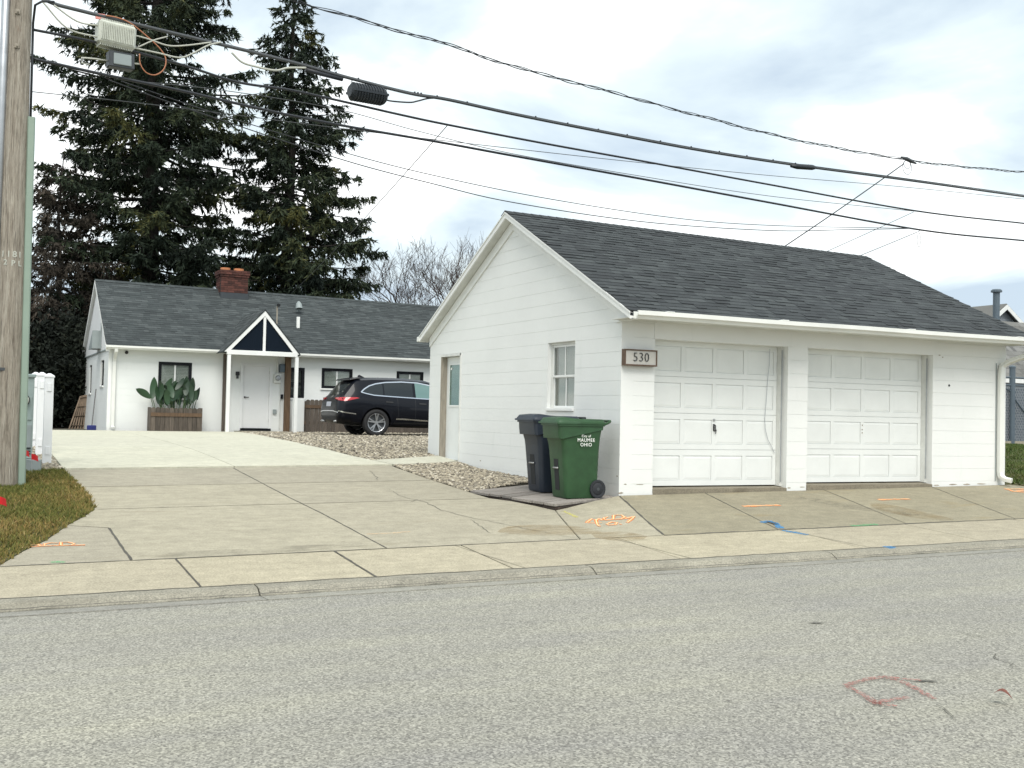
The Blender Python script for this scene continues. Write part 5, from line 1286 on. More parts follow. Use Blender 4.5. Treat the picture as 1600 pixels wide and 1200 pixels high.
# ------------------------------------------------------------------ utility cabinet, flags
cx_, cy_ = -7.28, 5.16; cz0 = g(cx_, cy_)
ct_z = ony(46, 588, cy_-.16)[2]
cab = thing('meter_cabinet', 'grey green utility meter cabinet half hidden by the pole', 'cabinet', (cx_, cy_, cz0))
MB().cbox(-7.56, -7.165, 5.0, 5.34, cz0+.17, ct_z, .012).build('cabinet_body', 'cabinet_paint', cab)
MB().cbox(-7.58, -7.145, 4.97, 5.37, ct_z-.02, ct_z+.035, .012).build('cabinet_top', 'cabinet_paint', cab)
MB().cbox(-7.53, -7.19, 4.985, 4.999, cz0+.75, ct_z-.30, .004).build('cabinet_door', 'cabinet_paint', cab)
mzz = ony(37, 625, 4.98)
MB().lathe([(.095, 0), (.095, .03), (.085, .034), (.085, .06), (.07, .09), (0, .1)], 22, Matrix.Translation((mzz[0]-.02, 4.985, mzz[2])) @ Matrix.Rotation(rad(90), 4, 'X')).build('meter_dial', 'box_pale', cab, smooth=False)
MB().lathe([(.105, 0), (.105, .028), (.095, .03)], 22, Matrix.Translation((mzz[0]-.02, 4.984, mzz[2])) @ Matrix.Rotation(rad(90), 4, 'X')).build('meter_ring', 'black_metal', cab)
for k in range(3): MB().box(-7.3, -7.19, 4.985, 4.9995, cz0+.24+k*.04, cz0+.255+k*.04).build('vent_slot', 'black_metal', cab)
MB().cbox(-7.46, -7.19, 4.985, 4.9995, cz0+.34, cz0+.68, .004).build('access_panel', 'grey_paint', cab)
MB().cbox(-7.62, -7.04, 4.86, 5.42, cz0-.05, cz0+.17, .012).build('cabinet_base', 'grey_paint', cab)
def flag(px, py, h, lean, label):
    b_ = Gp(px, py); tp = Vector(b_)+Vector((lean, -.02, h)); r = thing('marker_flag', label, 'flag', tuple(b_), group='red utility marker flags')
    MB().tube([tuple(b_), tuple(tp)], .0035, 5).build('wire_stake', 'galv', r)
    mb = MB(); vs = []
    for i in range(6):
        t = i/5; d = Vector((.09*t, -.03*math.sin(t*4), -.035*t*t)); vs += [tp+d, tp+d+Vector((.012*t, .01, -.085))]
    mb.add(vs, [(2*i, 2*i+1, 2*i+3, 2*i+2) for i in range(5)]); mb.build('flag_cloth', 'flag_red', r, smooth=True)
flag(36, 738, .34, -.02, 'red marker flag at the cabinet beside the pole'); flag(50, 741, .30, -.02, 'red marker flag drooping in front of the cabinet base'); flag(-6, 812, .26, .0, 'red marker flag in the grass at the left edge')

# ------------------------------------------------------------------ utility pole
PB = Gp(6.5, 760); pole = thing('utility_pole', 'weathered wooden utility pole with pale tag numbers at the left edge', 'utility pole', tuple(PB))
PX, PYy, PZ = float(PB[0]), float(PB[1])+.12, float(PB[2])
def prad(z): return .187-.0062*(z-PZ)
mb = MB(); zs = [-.3]+spread(0, 11, .5)
for z in zs: pass
rg = [[(PX+(prad(PZ+z)+.004*math.sin(7*a+z*2))*math.cos(a), PYy+(prad(PZ+z)+.004*math.sin(5*a-z))*math.sin(a), PZ+z) for a in [2*math.pi*k/28 for k in range(28)]] for z in zs]
mb.loft(rg).build('pole_shaft', 'pole_wood', pole, smooth=True)
tocam = Vector((CX-PX, CY-PYy, 0)).normalized(); side = Vector((-tocam.y, tocam.x, 0))   # side points to picture right
if side.dot(Vector(_r)) < 0: side = -side
def onpole(off, z, out=0):                       # a point on the pole's near face; off is sideways in metres
    r = prad(z); s_ = max(-1, min(1, off/r)); return Vector((PX, PYy, z))+side*off+tocam*(math.sqrt(max(0, 1-s_*s_))*r+out)
def zpole(py): d = ray(15, py); dep = (Vector((PX, PYy, 0))-Vector(CAMP)).length; t = (PYy-.17-CY)/d[1]; return CZ+d[2]*t
zc_top = zpole(176)
mb = MB(); pr_ = []
for z in (PZ+.0, PZ+1.5, PZ+3, zc_top):
    c0 = Vector((PX, PYy, z))+side*(prad(z)+.028)+tocam*.05
    pr_.append([tuple(c0+side*x+tocam*y) for x, y in ((-.045, -.05), (.045, -.05), (.05, .02), (.035, .045), (-.035, .045), (-.05, .02))])
mb.loft(pr_).build('riser_cover', 'conduit_green', pole)
mb = MB().tube([Vector((PX, PYy, z))-side*(prad(z)+.03)+tocam*.06 for z in (PZ+2.2, PZ+5, PZ+9)], .055, 12); mb.build('riser_conduit', 'galv', pole, smooth=True)
MB().tube([Vector((PX, PYy, z))+side*(prad(z)+.018)+tocam*.03 for z in (zc_top-.1, zc_top+.8, zpole(60), zpole(25))]+[Vector(at(55, 8, 15.0)), Vector(at(66, 2, 15.0)), Vector(at(85, 3, 15.1))], .016, 8).build('riser_cable', 'cable', pole, smooth=True)
for (dx_, py) in ((-.06, 15), (-.055, 69)):
    p = onpole(dx_+.03, zpole(py)); m_ = Matrix.Translation(p) @ Matrix(((side.x, 0, tocam.x, 0), (side.y, 0, tocam.y, 0), (0, 1, 0, 0), (0, 0, 0, 1)))
    MB().box(-.03, .03, -.03, .03, -.01, .018, m_).lathe([(.014, .0), (.014, .04), (0, .04)], 10, m_).build('bolt_plate', 'jamb_wood', pole)
for txt, py, off, s_ in (('1', 397, -.108, .115), ('1', 397, -.038, .115), ('8', 397, .035, .115), ('1', 397, .098, .115), ('2', 410, -.075, .10), ('P', 411, .02, .10), ('L', 411, .10, .10)):
    z = zpole(py); p = onpole(off, z, .002); nrm = (p-Vector((PX, PYy, z))).normalized(); sx = Vector((-nrm.y, nrm.x, 0))
    if sx.dot(side) < 0: sx = -sx
    text_obj('tag_number', txt, s_, Matrix(((sx.x, 0, nrm.x, p.x), (sx.y, 0, nrm.y, p.y), (0, 1, 0, p.z), (0, 0, 0, 1))), 'cable_pale', pole, .003, .002)
MB().box(-.12, .03, -.02, .02, -.004, .006, Matrix.Translation(onpole(-.06, zpole(577), .004)) @ Matrix(((side.x, 0, tocam.x, 0), (side.y, 0, tocam.y, 0), (0, 1, 0, 0), (0, 0, 0, 1)))).build('metal_band', 'box_dark', pole)

# ------------------------------------------------------------------ overhead lines: they leave the pole to the right, slightly away from the street
LQ = at(1600, 375, 30.0); LP = np.array([PX, PYy])
ld_ = (LQ[:2]-LP)/np.linalg.norm(LQ[:2]-LP); ln_ = np.array([-ld_[1], ld_[0]])
def onl(px, py, off=0.0):
    d = ray(px, py); o_ = LP+ln_*off; t = ((o_-CAMP[:2])@ln_)/(d[:2]@ln_); return Vector(CAMP+d*t)
def smooth_px(pts, n=8):
    P = [np.array(p, float) for p in pts]; P = [2*P[0]-P[1]]+P+[2*P[-1]-P[-2]]; out = []
    for i in range(1, len(P)-2):
        for k in range(n):
            t = k/n; a, b, c, d = P[i-1:i+3]
            out.append(.5*((2*b)+(-a+c)*t+(2*a-5*b+4*c-d)*t*t+(-a+3*b-3*c+d)*t**3))
    out.append(P[-2]); return out
def extend(pts, k=3.0):                          # on past the right edge of the picture
    a, b = np.array(pts[-2], float), np.array(pts[-1], float); d = (b-a)/np.linalg.norm(b-a)
    return list(pts)+[tuple(b+d*120), tuple(b+d*260+np.array([0, 3]))]
def line(name, pts, r, label, cat='cable', mat='cable', off=0.0, ext=True, group='overhead lines crossing the sky', n=8):
    q = [onl(*p, off) for p in smooth_px(extend(pts) if ext else pts, n)]
    return tag(MB().tube(q, r, 6).build(name, mat, None, smooth=True), label, cat, group)
E3 = [(38, -26), (75, 2), (130, 18), (250, 47), (400, 83), (478, 103), (545, 122), (640, 146), (700, 156), (800, 178), (940, 206), (1100, 236), (1250, 259), (1400, 279), (1600, 307)]
bun = line('telephone_bundle', E3, .024, 'thick grey lashed telephone cable bundle carrying the black splice case', mat='cable_grey')
line('support_strand', [(p[0], p[1]-2.2) for p in E3], .009, 'thin steel strand running on top of the telephone bundle', mat='cable', off=.0)
line('telephone_cable', [(50, 46), (150, 66), (280, 100), (370, 128), (450, 140), (520, 155), (620, 178), (700, 195), (850, 224), (1000, 251), (1200, 288), (1428, 329), (1600, 349)], .019, 'middle black overhead cable directly below the splice case', off=.02)
line('telephone_cable', [(48, 91), (160, 116), (280, 141), (420, 173), (540, 197), (680, 221), (800, 243), (1000, 279), (1200, 316), (1437, 359), (1600, 376)], .021, 'lowest thick black overhead cable above the garage ridge', off=-.02)
line('drop_wire', [(48, 143), (200, 159), (340, 176), (560, 204), (800, 232), (1000, 254), (1200, 274), (1400, 291), (1600, 311)], .006, 'thin grey wire leaving the pole below the thick cables', mat='cable_grey', off=.12)
line('drop_wire', [(190, 125), (340, 140), (520, 169), (650, 204), (800, 240), (1000, 275), (1200, 306), (1428, 330)], .006, 'thin wire that joins the middle black cable at the right', mat='cable_grey', off=.06, ext=False)
line('drop_wire', [(190, 127), (340, 178), (555, 243), (700, 279), (860, 311), (1050, 340), (1200, 352), (1430, 357)], .007, 'upper of two thin sagging wires over the garage roof peak', mat='cable', off=-.06, ext=False)
line('drop_wire', [(170, 125), (300, 172), (530, 248), (680, 288), (800, 316), (1000, 346), (1200, 360), (1320, 359), (1430, 357)], .008, 'lower of two thin sagging wires over the garage roof peak', mat='cable', off=-.09, ext=False)
# twisted power line
TW = [(300, -62), (462, 1), (560, 30), (700, 70), (800, 103), (940, 140), (1100, 183), (1250, 220), (1418, 250), (1500, 260), (1600, 269)]
tp_ = thing('twisted_power_line', 'topmost twisted black power line with a splice near the right', 'cable', tuple(onl(462, 1)), 'overhead lines crossing the sky')
pth = [onl(*p) for p in smooth_px(extend(TW), 40)]
for s_ in range(3):
    q = []; acc = 0
    for i, p in enumerate(pth):
        if i: acc += (p-pth[i-1]).length
        a = acc*2*math.pi/1.35+s_*2.09+.8*math.sin(acc*.9+s_); rr = .020*(1+.5*math.sin(acc*1.7+s_*2)); q.append(p+Vector((ln_[0]*math.cos(a)*rr, ln_[1]*math.cos(a)*rr, math.sin(a)*rr)))
    MB().tube(q, (.008, .009, .0065)[s_], 5).build('strand', 'cable', tp_, smooth=True)
sp = onl(1420, 251)
MB().tube([sp+Vector((ld_[0]*x, ld_[1]*x, z)) for x, z in ((-.3, .04), (-.1, .03), (.1, .0), (.3, -.03))], [.02, .05, .045, .015], 8).build('splice', 'box_dark', tp_, smooth=True)
for r_, h in ((.18, .34), (.13, .2)): MB().tube([sp+Vector((ld_[0]*r_*math.cos(a)-.05*ld_[0], ld_[1]*r_*math.cos(a), -h/2+h/2*math.sin(a))) for a in [k*math.pi/8 for k in range(17)]], .006, 5).build('splice_loop', 'cable_grey', tp_, smooth=True)
def drop(p, q, r, label, sag=.25, mat='cable'):
    pts = [Vector(p)+(Vector(q)-Vector(p))*t+Vector((0, 0, -sag*4*t*(1-t))) for t in [k/16 for k in range(17)]]
    return tag(MB().tube(pts, r, 6).build('service_drop', mat, None, smooth=True), label, 'cable', 'service drops to the buildings')
def gback(px, py):                                # a point on the rear eave of the garage hidden behind its ridge
    return None
drop(onl(1412, 256), (4.72, 7.45, 2.62), .014, 'thick service drop from the power line splice down behind the garage', .1)
drop(onl(1428, 331, .02), (4.9, 7.5, 2.9), .007, 'thin service drop from the middle cable down behind the garage', .05)
drop(onl(1437, 361, -.02), (5.4, 7.5, 2.9), .008, 'thin service drop from the lowest cable down behind the garage', .05)
drop(onl(699, 196, .02), (2.2, 25.9, 5.2), .008, 'thin service drop slanting left from the cable toward the house roof', .1, 'cable_grey')
lp_ = onl(1436, 364, -.02)
tag(MB().tube([lp_+Vector((ld_[0]*.07*math.sin(a), ld_[1]*.07*math.sin(a), -.17+.17*math.cos(a))) for a in [k*math.pi/8 for k in range(16)]], .006, 5).build('wire_loop', 'cable_grey', None, smooth=True), 'small hanging wire loop under the lowest cable at the right', 'wire loop')
# splice case, small splice, amplifier boxes on the bundle
def frame(pa, pb):
    a = onl(*pa); b = onl(*pb); X = (b-a).normalized(); Y = Vector((ln_[0], ln_[1], 0)); Z = X.cross(Y).normalized(); Y = Z.cross(X)
    c = (a+b)/2; return Matrix(((X.x, Y.x, Z.x, c.x), (X.y, Y.y, Z.y, c.y), (X.z, Y.z, Z.z, c.z), (0, 0, 0, 1))), (b-a).length
Mx, L = frame((546, 142), (602, 152))
if Mx[2][2] < 0: pass
sc_ = thing('splice_case', 'black ribbed splice case hanging from the telephone bundle', 'splice case', tuple(Mx.translation))
prof = [(0, -L/2), (.09, -L/2), (.125, -L/2+.03)]
for k in range(11):
    x = -L/2+.05+k*(L-.1)/11; prof += [(.152, x), (.152, x+.022), (.138, x+.026), (.138, x+(L-.1)/11-.004)]
prof += [(.125, L/2-.03), (.09, L/2), (0, L/2)]
MB().lathe(prof, 20, Mx @ Matrix.Rotation(rad(90), 4, 'Y')).build('case_shell', 'splice_black', sc_)
MB().box(-L/2+.02, L/2-.02, -.165, .165, -.018, .018, Mx).build('case_flange', 'splice_black', sc_)
for px in ((550, 126, 549, 140), (604, 138, 602, 152)): MB().tube([onl(px[0], px[1]-2), onl(px[2], px[3])], .008, 5).build('case_hanger', 'cable_grey', sc_)
MB().tube([onl(*p) for p in smooth_px([(600, 155), (612, 158), (640, 160), (652, 158), (668, 154), (684, 153)], 5)], .013, 6).build('case_tail', 'cable', sc_, smooth=True)
Mx, L = frame((1236, 259.5), (1275, 262)); 
tag(MB().lathe([(0, -L/2), (.03, -L/2), (.06, -L/4), (.06, L/3), (.03, L/2), (0, L/2)], 12, Mx @ Matrix.Rotation(rad(90), 4, 'Y')).build('cable_splice', 'splice_black', None, smooth=True), 'small black splice under the telephone bundle above the garage roof', 'splice')
tag(MB().tube([onl(*p) for p in ((478, 109), (500, 115), (535, 124))], .035, 8).build('cable_sleeve', 'cable', None, smooth=True), 'black sleeve under the bundle left of the splice case', 'sleeve')
Mx, L = frame((151, 50), (209, 64)); up = Matrix.Identity(4)
bx = thing('amplifier_box', 'pale finned amplifier box hung on the lines near the pole', 'line box', tuple(Mx.translation))
sgn = 1 if (Mx.to_3x3() @ Vector((0, 0, 1))).z > 0 else -1
MB().cbox(-L/2, L/2, -.13, .11, -.165, .165, .03, Mx).build('box_shell', 'box_pale', bx)
mb = MB()
for k in range(19): mb.box(-L/2+.03+k*(L-.06)/19, -L/2+.03+k*(L-.06)/19+.012, -.15, -.131, -.12, .12, Mx)
for k in range(19): mb.box(-L/2+.03+k*(L-.06)/19, -L/2+.03+k*(L-.06)/19+.012, -.10, .08, .166, .19, Mx)
for k in range(19): mb.box(-L/2+.03+k*(L-.06)/19, -L/2+.03+k*(L-.06)/19+.012, -.10, .08, -.19, -.166, Mx)
mb.build('cooling_fins', 'box_pale', bx)
for (a, b, c) in (((152, 40), (120, 33), (84, 8)), ((152, 58), (105, 44), (66, 2))): MB().tube([onl(*p, -.02) for p in smooth_px([a, b, c], 5)], .012, 6).build('box_lead', 'cable_pale', bx, smooth=True)
Mx, L = frame((168, 92), (208, 99)); dk = thing('tap_box', 'dark grey tap box under the pale amplifier box', 'line box', tuple(Mx.translation))
MB().cbox(-L/2, L/2, -.08, .08, -.115, .115, .014, Mx).build('box_shell', 'box_dark', dk); MB().cbox(-L/2+.06, L/2-.05, -.10, -.081, -.08, .08, .008, Mx).build('box_cover', 'grey_paint', dk)
MB().tube([onl(*p) for p in ((168, 95), (150, 92), (128, 90), (127, 98), (140, 101))], .012, 6).build('box_lead', 'cable_pale', dk, smooth=True)
MB().tube([onl(*p) for p in ((208, 99), (218, 100))], .012, 6).build('box_lead', 'cable_pale', dk)
for nm, pts, mt_, r_, lb in (('lead_cable', [(210, 55), (232, 61), (262, 71), (290, 71), (330, 66)], 'cable_pale', .011, 'pale cable looping right from the top of the amplifier box'), ('lead_cable', [(210, 75), (248, 83), (280, 90), (300, 84), (325, 71), (345, 66)], 'cable_pale', .012, 'pale cable looping right from the bottom of the amplifier box'), ('lead_cable', [(215, 74), (240, 63), (262, 57)], 'cable_pale', .010, 'short pale cable crossing behind the orange loop'),
                     ('lead_cable', [(362, 82), (378, 97), (400, 104), (430, 110), (450, 106), (478, 106)], 'cable_pale', .016, 'pale sagging cable sleeve left of the splice case'),
                     ('orange_cable', [(165, 24), (185, 28), (205, 37), (230, 57), (250, 76), (259, 92), (256, 108), (243, 117), (228, 113), (219, 99), (218, 84)], 'cable_orange', .009, 'thin orange cable hanging in a round loop by the boxes')):
    tag(MB().tube([onl(*p, -.03) for p in smooth_px(pts, 6)], r_, 6).build(nm, mt_, None, smooth=True), lb, 'cable')
Mx, L = frame((149, 25), (164, 27)); tag(MB().cbox(-L/2, L/2, -.01, .01, -.04, .04, .003, Mx).build('cable_tag', 'tag_pink', None), 'pink cable tag above the amplifier box', 'tag')
# lashing clamps on the bundle
for i, px in enumerate(((478, 103), (492, 106), (500, 109), (512, 112), (525, 115), (560, 124), (648, 142), (653, 143), (658, 144), (683, 151), (730, 160), (837, 181), (887, 191), (935, 201), (980, 210), (1032, 219), (1080, 228), (1124, 234), (1167, 242), (1208, 249), (1243, 254), (1263, 257))):
    ky = next(a[1]+(b[1]-a[1])*(px[0]-a[0])/(b[0]-a[0]) for a, b in zip(E3, E3[1:]) if a[0] <= px[0] <= b[0]); p = onl(px[0], ky-2.2); tag(MB().cbox(p.x-.013, p.x+.013, p.y-.013, p.y+.013, p.z-.02, p.z+.022, .004).build('lashing_clamp', 'cable', None), 'small black lashing clamp on the telephone bundle', 'clamp', 'lashing clamps along the telephone bundle')

# ------------------------------------------------------------------ trees
def spruce(name, label, px, dep, ztop, rmax, zlow, seed, lop=None, nwh=44, mat='needles', dens=1.0, power=.85, trunk_r=.28, size=1.0, zcut=99, lcap=99):
    rg_ = np.random.default_rng(seed); base = at(px, 640, dep); bx_, by_ = base[0], base[1]; zb = g(bx_, by_)
    root = thing(name, label, 'tree', (bx_, by_, zb), 'trees behind the house')
    H = ztop-zb; TR = MB(); n = 14
    TR.tube([(bx_+.06*math.sin(i), by_+.05*math.cos(i*1.3), zb-.2+(H+.2)*i/n) for i in range(n+1)], [trunk_r*(1-i/n*.93) for i in range(n+1)], 9)
    V = []; T = []
    for w in range(nwh):
        f = (w+rg_.uniform(-.35, .35))/nwh; h = zlow+(ztop-.3-zlow)*f; Lw = rmax*max(.05, (1-f))**power*rg_.uniform(.82, 1.10)
        if f < .10: Lw *= .78+f*2
        dn = dens*(.35 if h > zcut else 1.0)
        nb = 7 if f < .8 else 5; a0 = rg_.uniform(0, 6.28)
        for b in range(nb):
            az = a0+b*6.283/nb+rg_.normal(0, .25); L = max(.35, Lw*rg_.choice([rg_.uniform(.35, .75), rg_.uniform(.75, 1.15)], p=[.45, .55]))
            L = min(L, lcap*rg_.uniform(.8, 1.05))
            if lop: L *= lop(az, f)
            d = np.array([math.cos(az), math.sin(az), 0]); sd_ = np.array([-d[1], d[0], 0]); droop = rg_.uniform(.12, .42)*(1.0-.6*f); lift = rg_.uniform(.05, .25)
            O_ = np.array([bx_, by_, h]); P = lambda t: O_+d*L*t+np.array([0, 0, L*(-droop*t*1.2+(droop*.6+lift)*t*t*.75)])
            TR.tube([tuple(P(t)) for t in (0, .35, .7, .97)], [max(.012, .016*L), .011*L, .006*L, .004], 4, cap=False)
            tone_b = rg_.normal(.40, .2); nt = int(max(8, L*11)*dn)
            tt = .10+.90*np.sqrt(rg_.uniform(0, 1, nt))
            for t in tt:
                c = P(t); lt = (.24+.34*L*(1-t)*rg_.uniform(.4, 1))*rg_.uniform(.7, 1.2)*size
                sg_ = rg_.choice([-1, 1]); dv = sd_*sg_*rg_.uniform(.3, 1)+d*rg_.uniform(.1, .8)+np.array([0, 0, rg_.uniform(-1.0, .05)]); dv /= np.linalg.norm(dv)
                m_ = int(max(7, lt*30)*dn); u = rg_.uniform(0, 1, m_); cen = c+dv*(u*lt)[:, None]; cen[:, 2] -= .14*lt*u*u
                dr = dv*.65+rg_.normal(0, .5, (m_, 3)); dr[:, 2] -= .28; dr /= np.linalg.norm(dr, axis=1)[:, None]
                ln = rg_.uniform(.11, .27, m_)*size; wd = rg_.uniform(.022, .045, m_)*size
                sx = np.cross(dr, rg_.normal(0, 1, (m_, 3))); sx /= np.linalg.norm(sx, axis=1)[:, None]+1e-9
                tri = np.stack([cen-sx*wd[:, None], cen+sx*wd[:, None], cen+dr*ln[:, None]], 1); V.append(tri.reshape(-1, 3))
                tn = np.clip(tone_b+rg_.normal(0, .12)+rg_.normal(0, .08, m_), 0, 1); T.append(np.repeat(tn, 3))
    TR.build('trunk', 'bark', root, smooth=True)
    V = np.concatenate(V); T = np.concatenate(T); print(name, len(V)//3)
    raw_mesh('crown', V, np.arange(len(V)).reshape(-1, 3), mat, T, parent=root); return root
R_ = np.array(_r[:2])
def lop_r(az, f):                                 # fuller low on the picture right, thinner up left
    s_ = math.cos(az)*R_[0]+math.sin(az)*R_[1]; return 1+.28*s_*(1-f)-.05
spruce('spruce_tree', 'broad dark spruce at the left with its top out of the picture', 226, 46, 36, 5.1, 2.6, 11, None, 70, dens=1.08, power=.50, trunk_r=.45, size=1.1, zcut=21)
spruce('spruce_tree', 'narrower dark spruce right of the brick chimney', 443, 47.5, 20.9, 5.6, 3.0, 23, lop_r, 46, dens=1.08, power=.84, trunk_r=.33, size=1.1, lcap=3.7)
spruce('brown_conifer', 'low brownish half dead conifer beside the utility pole', 84, 43, 10.8, 3.6, .8, 31, None, 28, mat='needles_brown', dens=.95, power=.45, trunk_r=.2)
for i, (px, dp, zt, rm) in enumerate(((593, 62, 6.6, .9), (606, 63, 6.8, 1.0), (617, 62, 6.5, .8))):
    o_ = spruce('small_spruce', ('leftmost', 'middle', 'rightmost')[i]+' of three tiny spruce tips peeking over the house roof', px, dp, zt, rm, 2.5, 60+i, None, 14, dens=.7, trunk_r=.08)
def bare_tree(name, label, px, dep, ztop, spreadr, seed, lean=(0, 0), mat='bark_grey', depth=6):
    rg_ = np.random.default_rng(seed); base = at(px, 640, dep); zb = g(base[0], base[1]); root = thing(name, label, 'tree', (base[0], base[1], zb), 'trees behind the house')
    tr = MB(); cr_ = MB(); H = ztop-zb
    def grow(p, d, L, r, lev):
        pts = [p]; dd = d.copy(); n = 4
        for k in range(n):
            dd = dd+rg_.normal(0, .09, 3)+np.array([0, 0, .05 if lev > 0 else 0]); dd /= np.linalg.norm(dd); pts.append(pts[-1]+dd*L/n)
        (tr if lev < 2 else cr_).tube([tuple(q) for q in pts], [r*(1-.12*k) for k in range(n+1)], 6 if lev < 2 else 3, cap=False)
        if lev >= depth: return
        nb = 3 if lev < 2 else int(rg_.integers(2, 5))
        for k in range(nb):
            q = pts[-1] if k == 0 else pts[int(rg_.integers(2, n+1))]
            nd = dd+rg_.normal(0, .42, 3)*(.75 if k == 0 else 1.15); nd[2] = abs(nd[2])*.8+.18; nd /= np.linalg.norm(nd)
            grow(q, nd, L*rg_.uniform(.62, .86), max(.008, r*(.66 if k == 0 else .5)), lev+1)
    grow(np.array([base[0], base[1], zb]), np.array([lean[0], lean[1], 1.0]), H*.27, .17, 0)
    tr.build('trunk', mat, root, smooth=True); cr_.build('crown', mat, root, fix=False); return root
bare_tree('bare_tree', 'leafless grey tree rising behind the right end of the house roof', 672, 56, 11.6, 4, 5, (-.12, 0), depth=7)
bare_tree('bare_tree', 'leafless twiggy tree half hidden behind the garage gable', 738, 60, 13.2, 4, 8, (.1, 0), depth=6)
bare_tree('bare_tree', 'small leafless tree between the spruces and the garage gable', 640, 66, 8.5, 4, 15, (.05, 0))
def shrub(label, px, dep, z1, rx, seed, n=26000, mat='shrub_leaf'):
    rg_ = np.random.default_rng(seed); base = at(px, 650, dep); zb = g(base[0], base[1]); root = thing('evergreen_shrub', label, 'shrub', (base[0], base[1], zb), 'dark shrubs beyond the drive')
    cl = rg_.normal(0, 1, (60, 3)); cl /= np.linalg.norm(cl, axis=1)[:, None]; cl *= rg_.uniform(.35, .95, (60, 1)); H = z1-zb
    idx = rg_.integers(0, 60, n); c = cl[idx]+rg_.normal(0, .16, (n, 3)); c[:, 0] *= rx; c[:, 1] *= rx; c[:, 2] = c[:, 2]*H*.5+H*.5
    c[:, 2] = np.abs(c[:, 2]); c += [base[0], base[1], zb]
    dr = rg_.normal(0, 1, (n, 3)); dr /= np.linalg.norm(dr, axis=1)[:, None]; sx = np.cross(dr, rg_.normal(0, 1, (n, 3))); sx /= np.linalg.norm(sx, axis=1)[:, None]
    ln = rg_.uniform(.10, .22, (n, 1)); V = np.stack([c-sx*ln*.3, c+sx*ln*.3, c+dr*ln], 1).reshape(-1, 3); T = np.repeat(np.clip(rg_.normal(.4, .2, 60)[idx]+rg_.normal(0, .1, n), 0, 1), 3)
    st = MB()
    for k in range(9):
        a = k*.7; st.tube([(base[0]+.2*math.cos(a), base[1]+.2*math.sin(a), zb-.1), (base[0]+rx*.5*math.cos(a), base[1]+rx*.5*math.sin(a), zb+H*.5), (base[0]+rx*.6*math.cos(a), base[1]+rx*.6*math.sin(a), zb+H*.85)], [.05, .03, .01], 5)
    st.build('stems', 'bark', root); raw_mesh('crown', V, np.arange(n*3).reshape(-1, 3), mat, T, parent=root)
shrub('dark evergreen shrub between the white posts and the house', 112, 41, 4.4, 1.5, 41)
shrub('dark evergreen shrub behind the utility cabinet', 62, 43, 4.8, 1.9, 42)
shrub('low dark shrub under the brown conifer at the far left', 20, 40, 3.6, 1.9, 43)
shrub('taller dark evergreen against the left end of the house', 140, 50, 6.0, 2.0, 44, 30000)
# far chain link fence at the left, trellis and broom by the house wall
cf = thing('chain_link_fence', 'grey chain link fence far behind the left end of the house', 'fence', (-9, 33, .3))
fa = ony(40, 652, 34.0); fb = ony(140, 652, 34.0); zb = .3
for k in range(5): x = fa[0]+(fb[0]-fa[0])*k/4; MB().tube([(x, 34, zb), (x, 34, 1.72)], .03, 6).build('post', 'galv', cf)
MB().tube([(fa[0], 34, 1.70), (fb[0], 34, 1.70)], .022, 6).build('top_rail', 'galv', cf)
mb = MB(); x = fa[0]
while x < fb[0]:
    for s_ in (-1, 1): mb.bar((x, 34, zb), (x+s_*1.3, 34, 1.68), .004, .004)
    x += .12
mb.build('wire_mesh', 'galv', cf)
tl = thing('wooden_trellis', 'brown wooden slat trellis leaning at the left end of the house', 'trellis', tuple(ony(120, 672, 25.4)))
b0, b1 = Vector(ony(108, 671, 25.2)), Vector(ony(130, 672, 25.2)); t0_, t1_ = Vector(ony(126, 619, 25.6)), Vector(ony(135, 617, 25.6))
b0.z = b1.z = g(b0.x, 25.2)
for k in range(6):
    t = k/5; MB().bar(b0.lerp(b1, t), t0_.lerp(t1_, t), .045, .02).build('slat', 'lattice_wood', tl)
for t in (.12, .4, .68, .95): MB().bar(b0.lerp(t0_, t)+Vector((0, -.03, 0)), b1.lerp(t1_, t)+Vector((0, -.03, 0)), .05, .02).build('cross_slat', 'lattice_wood', tl)
br = thing('broom', 'blue push broom leaning against the left house wall', 'broom', tuple(ony(142, 671, 23.0)))
q0 = Vector(ony(143, 668, 23.0)); q0.z = g(q0.x, 23)+.06; q1 = Vector(ony(150, 608, 23.6)); MB().tube([q0, q1], .016, 6).build('handle', 'black_metal', br)
MB().cbox(q0.x-.13, q0.x+.13, q0.y-.08, q0.y+.06, q0.z-.06, q0.z+.10, .02).build('head', 'broom_blue', br); MB().box(q0.x-.12, q0.x+.14, q0.y-.06, q0.y+.04, g(q0.x, 23), q0.z-.06).build('bristles', 'broom_blue', br)

# ------------------------------------------------------------------ right background: neighbour's house and fence
NY = 27.0
def npt(px, py, y=NY): return ony(px, py, y)
nb = thing('neighbour_house', 'grey sided neighbour house with gables behind the right end of the garage', 'house', tuple(npt(1560, 700)))
a = npt(1500, 470, 33); b_ = npt(1564, 477, NY); gl = npt(1547, 508, NY); gr = npt(1590, 507, NY)
zr, zg = b_[2], gl[2]; gxa, gxb = b_[0]-(b_[0]-gl[0]), gr[0]
axx = b_[0]; hwid = max(.9, gr[0]-axx); kk = (zr-gr[2])/(gr[0]-axx)
lx, rx_ = axx-3.4, axx+3.4; zl = zr-kk*3.4
nz0 = g(axx, NY)-.2
MB().prism([(lx, nz0), (rx_, nz0), (rx_, zl-.05), (axx, zr-.06), (lx, zl-.05)], lambda u, v: (u, NY, v), lambda u, v: (u, NY+9, v)).build('wall', 'siding', nb)
mb = MB()
for k in range(26): z = nz0+.3+k*.2; mb.box(lx-.012, rx_+.012, NY-.012, NY-.002, z, z+.012) if z < zl-.1 else None
mb.build('siding_laps', 'grey_paint', nb)
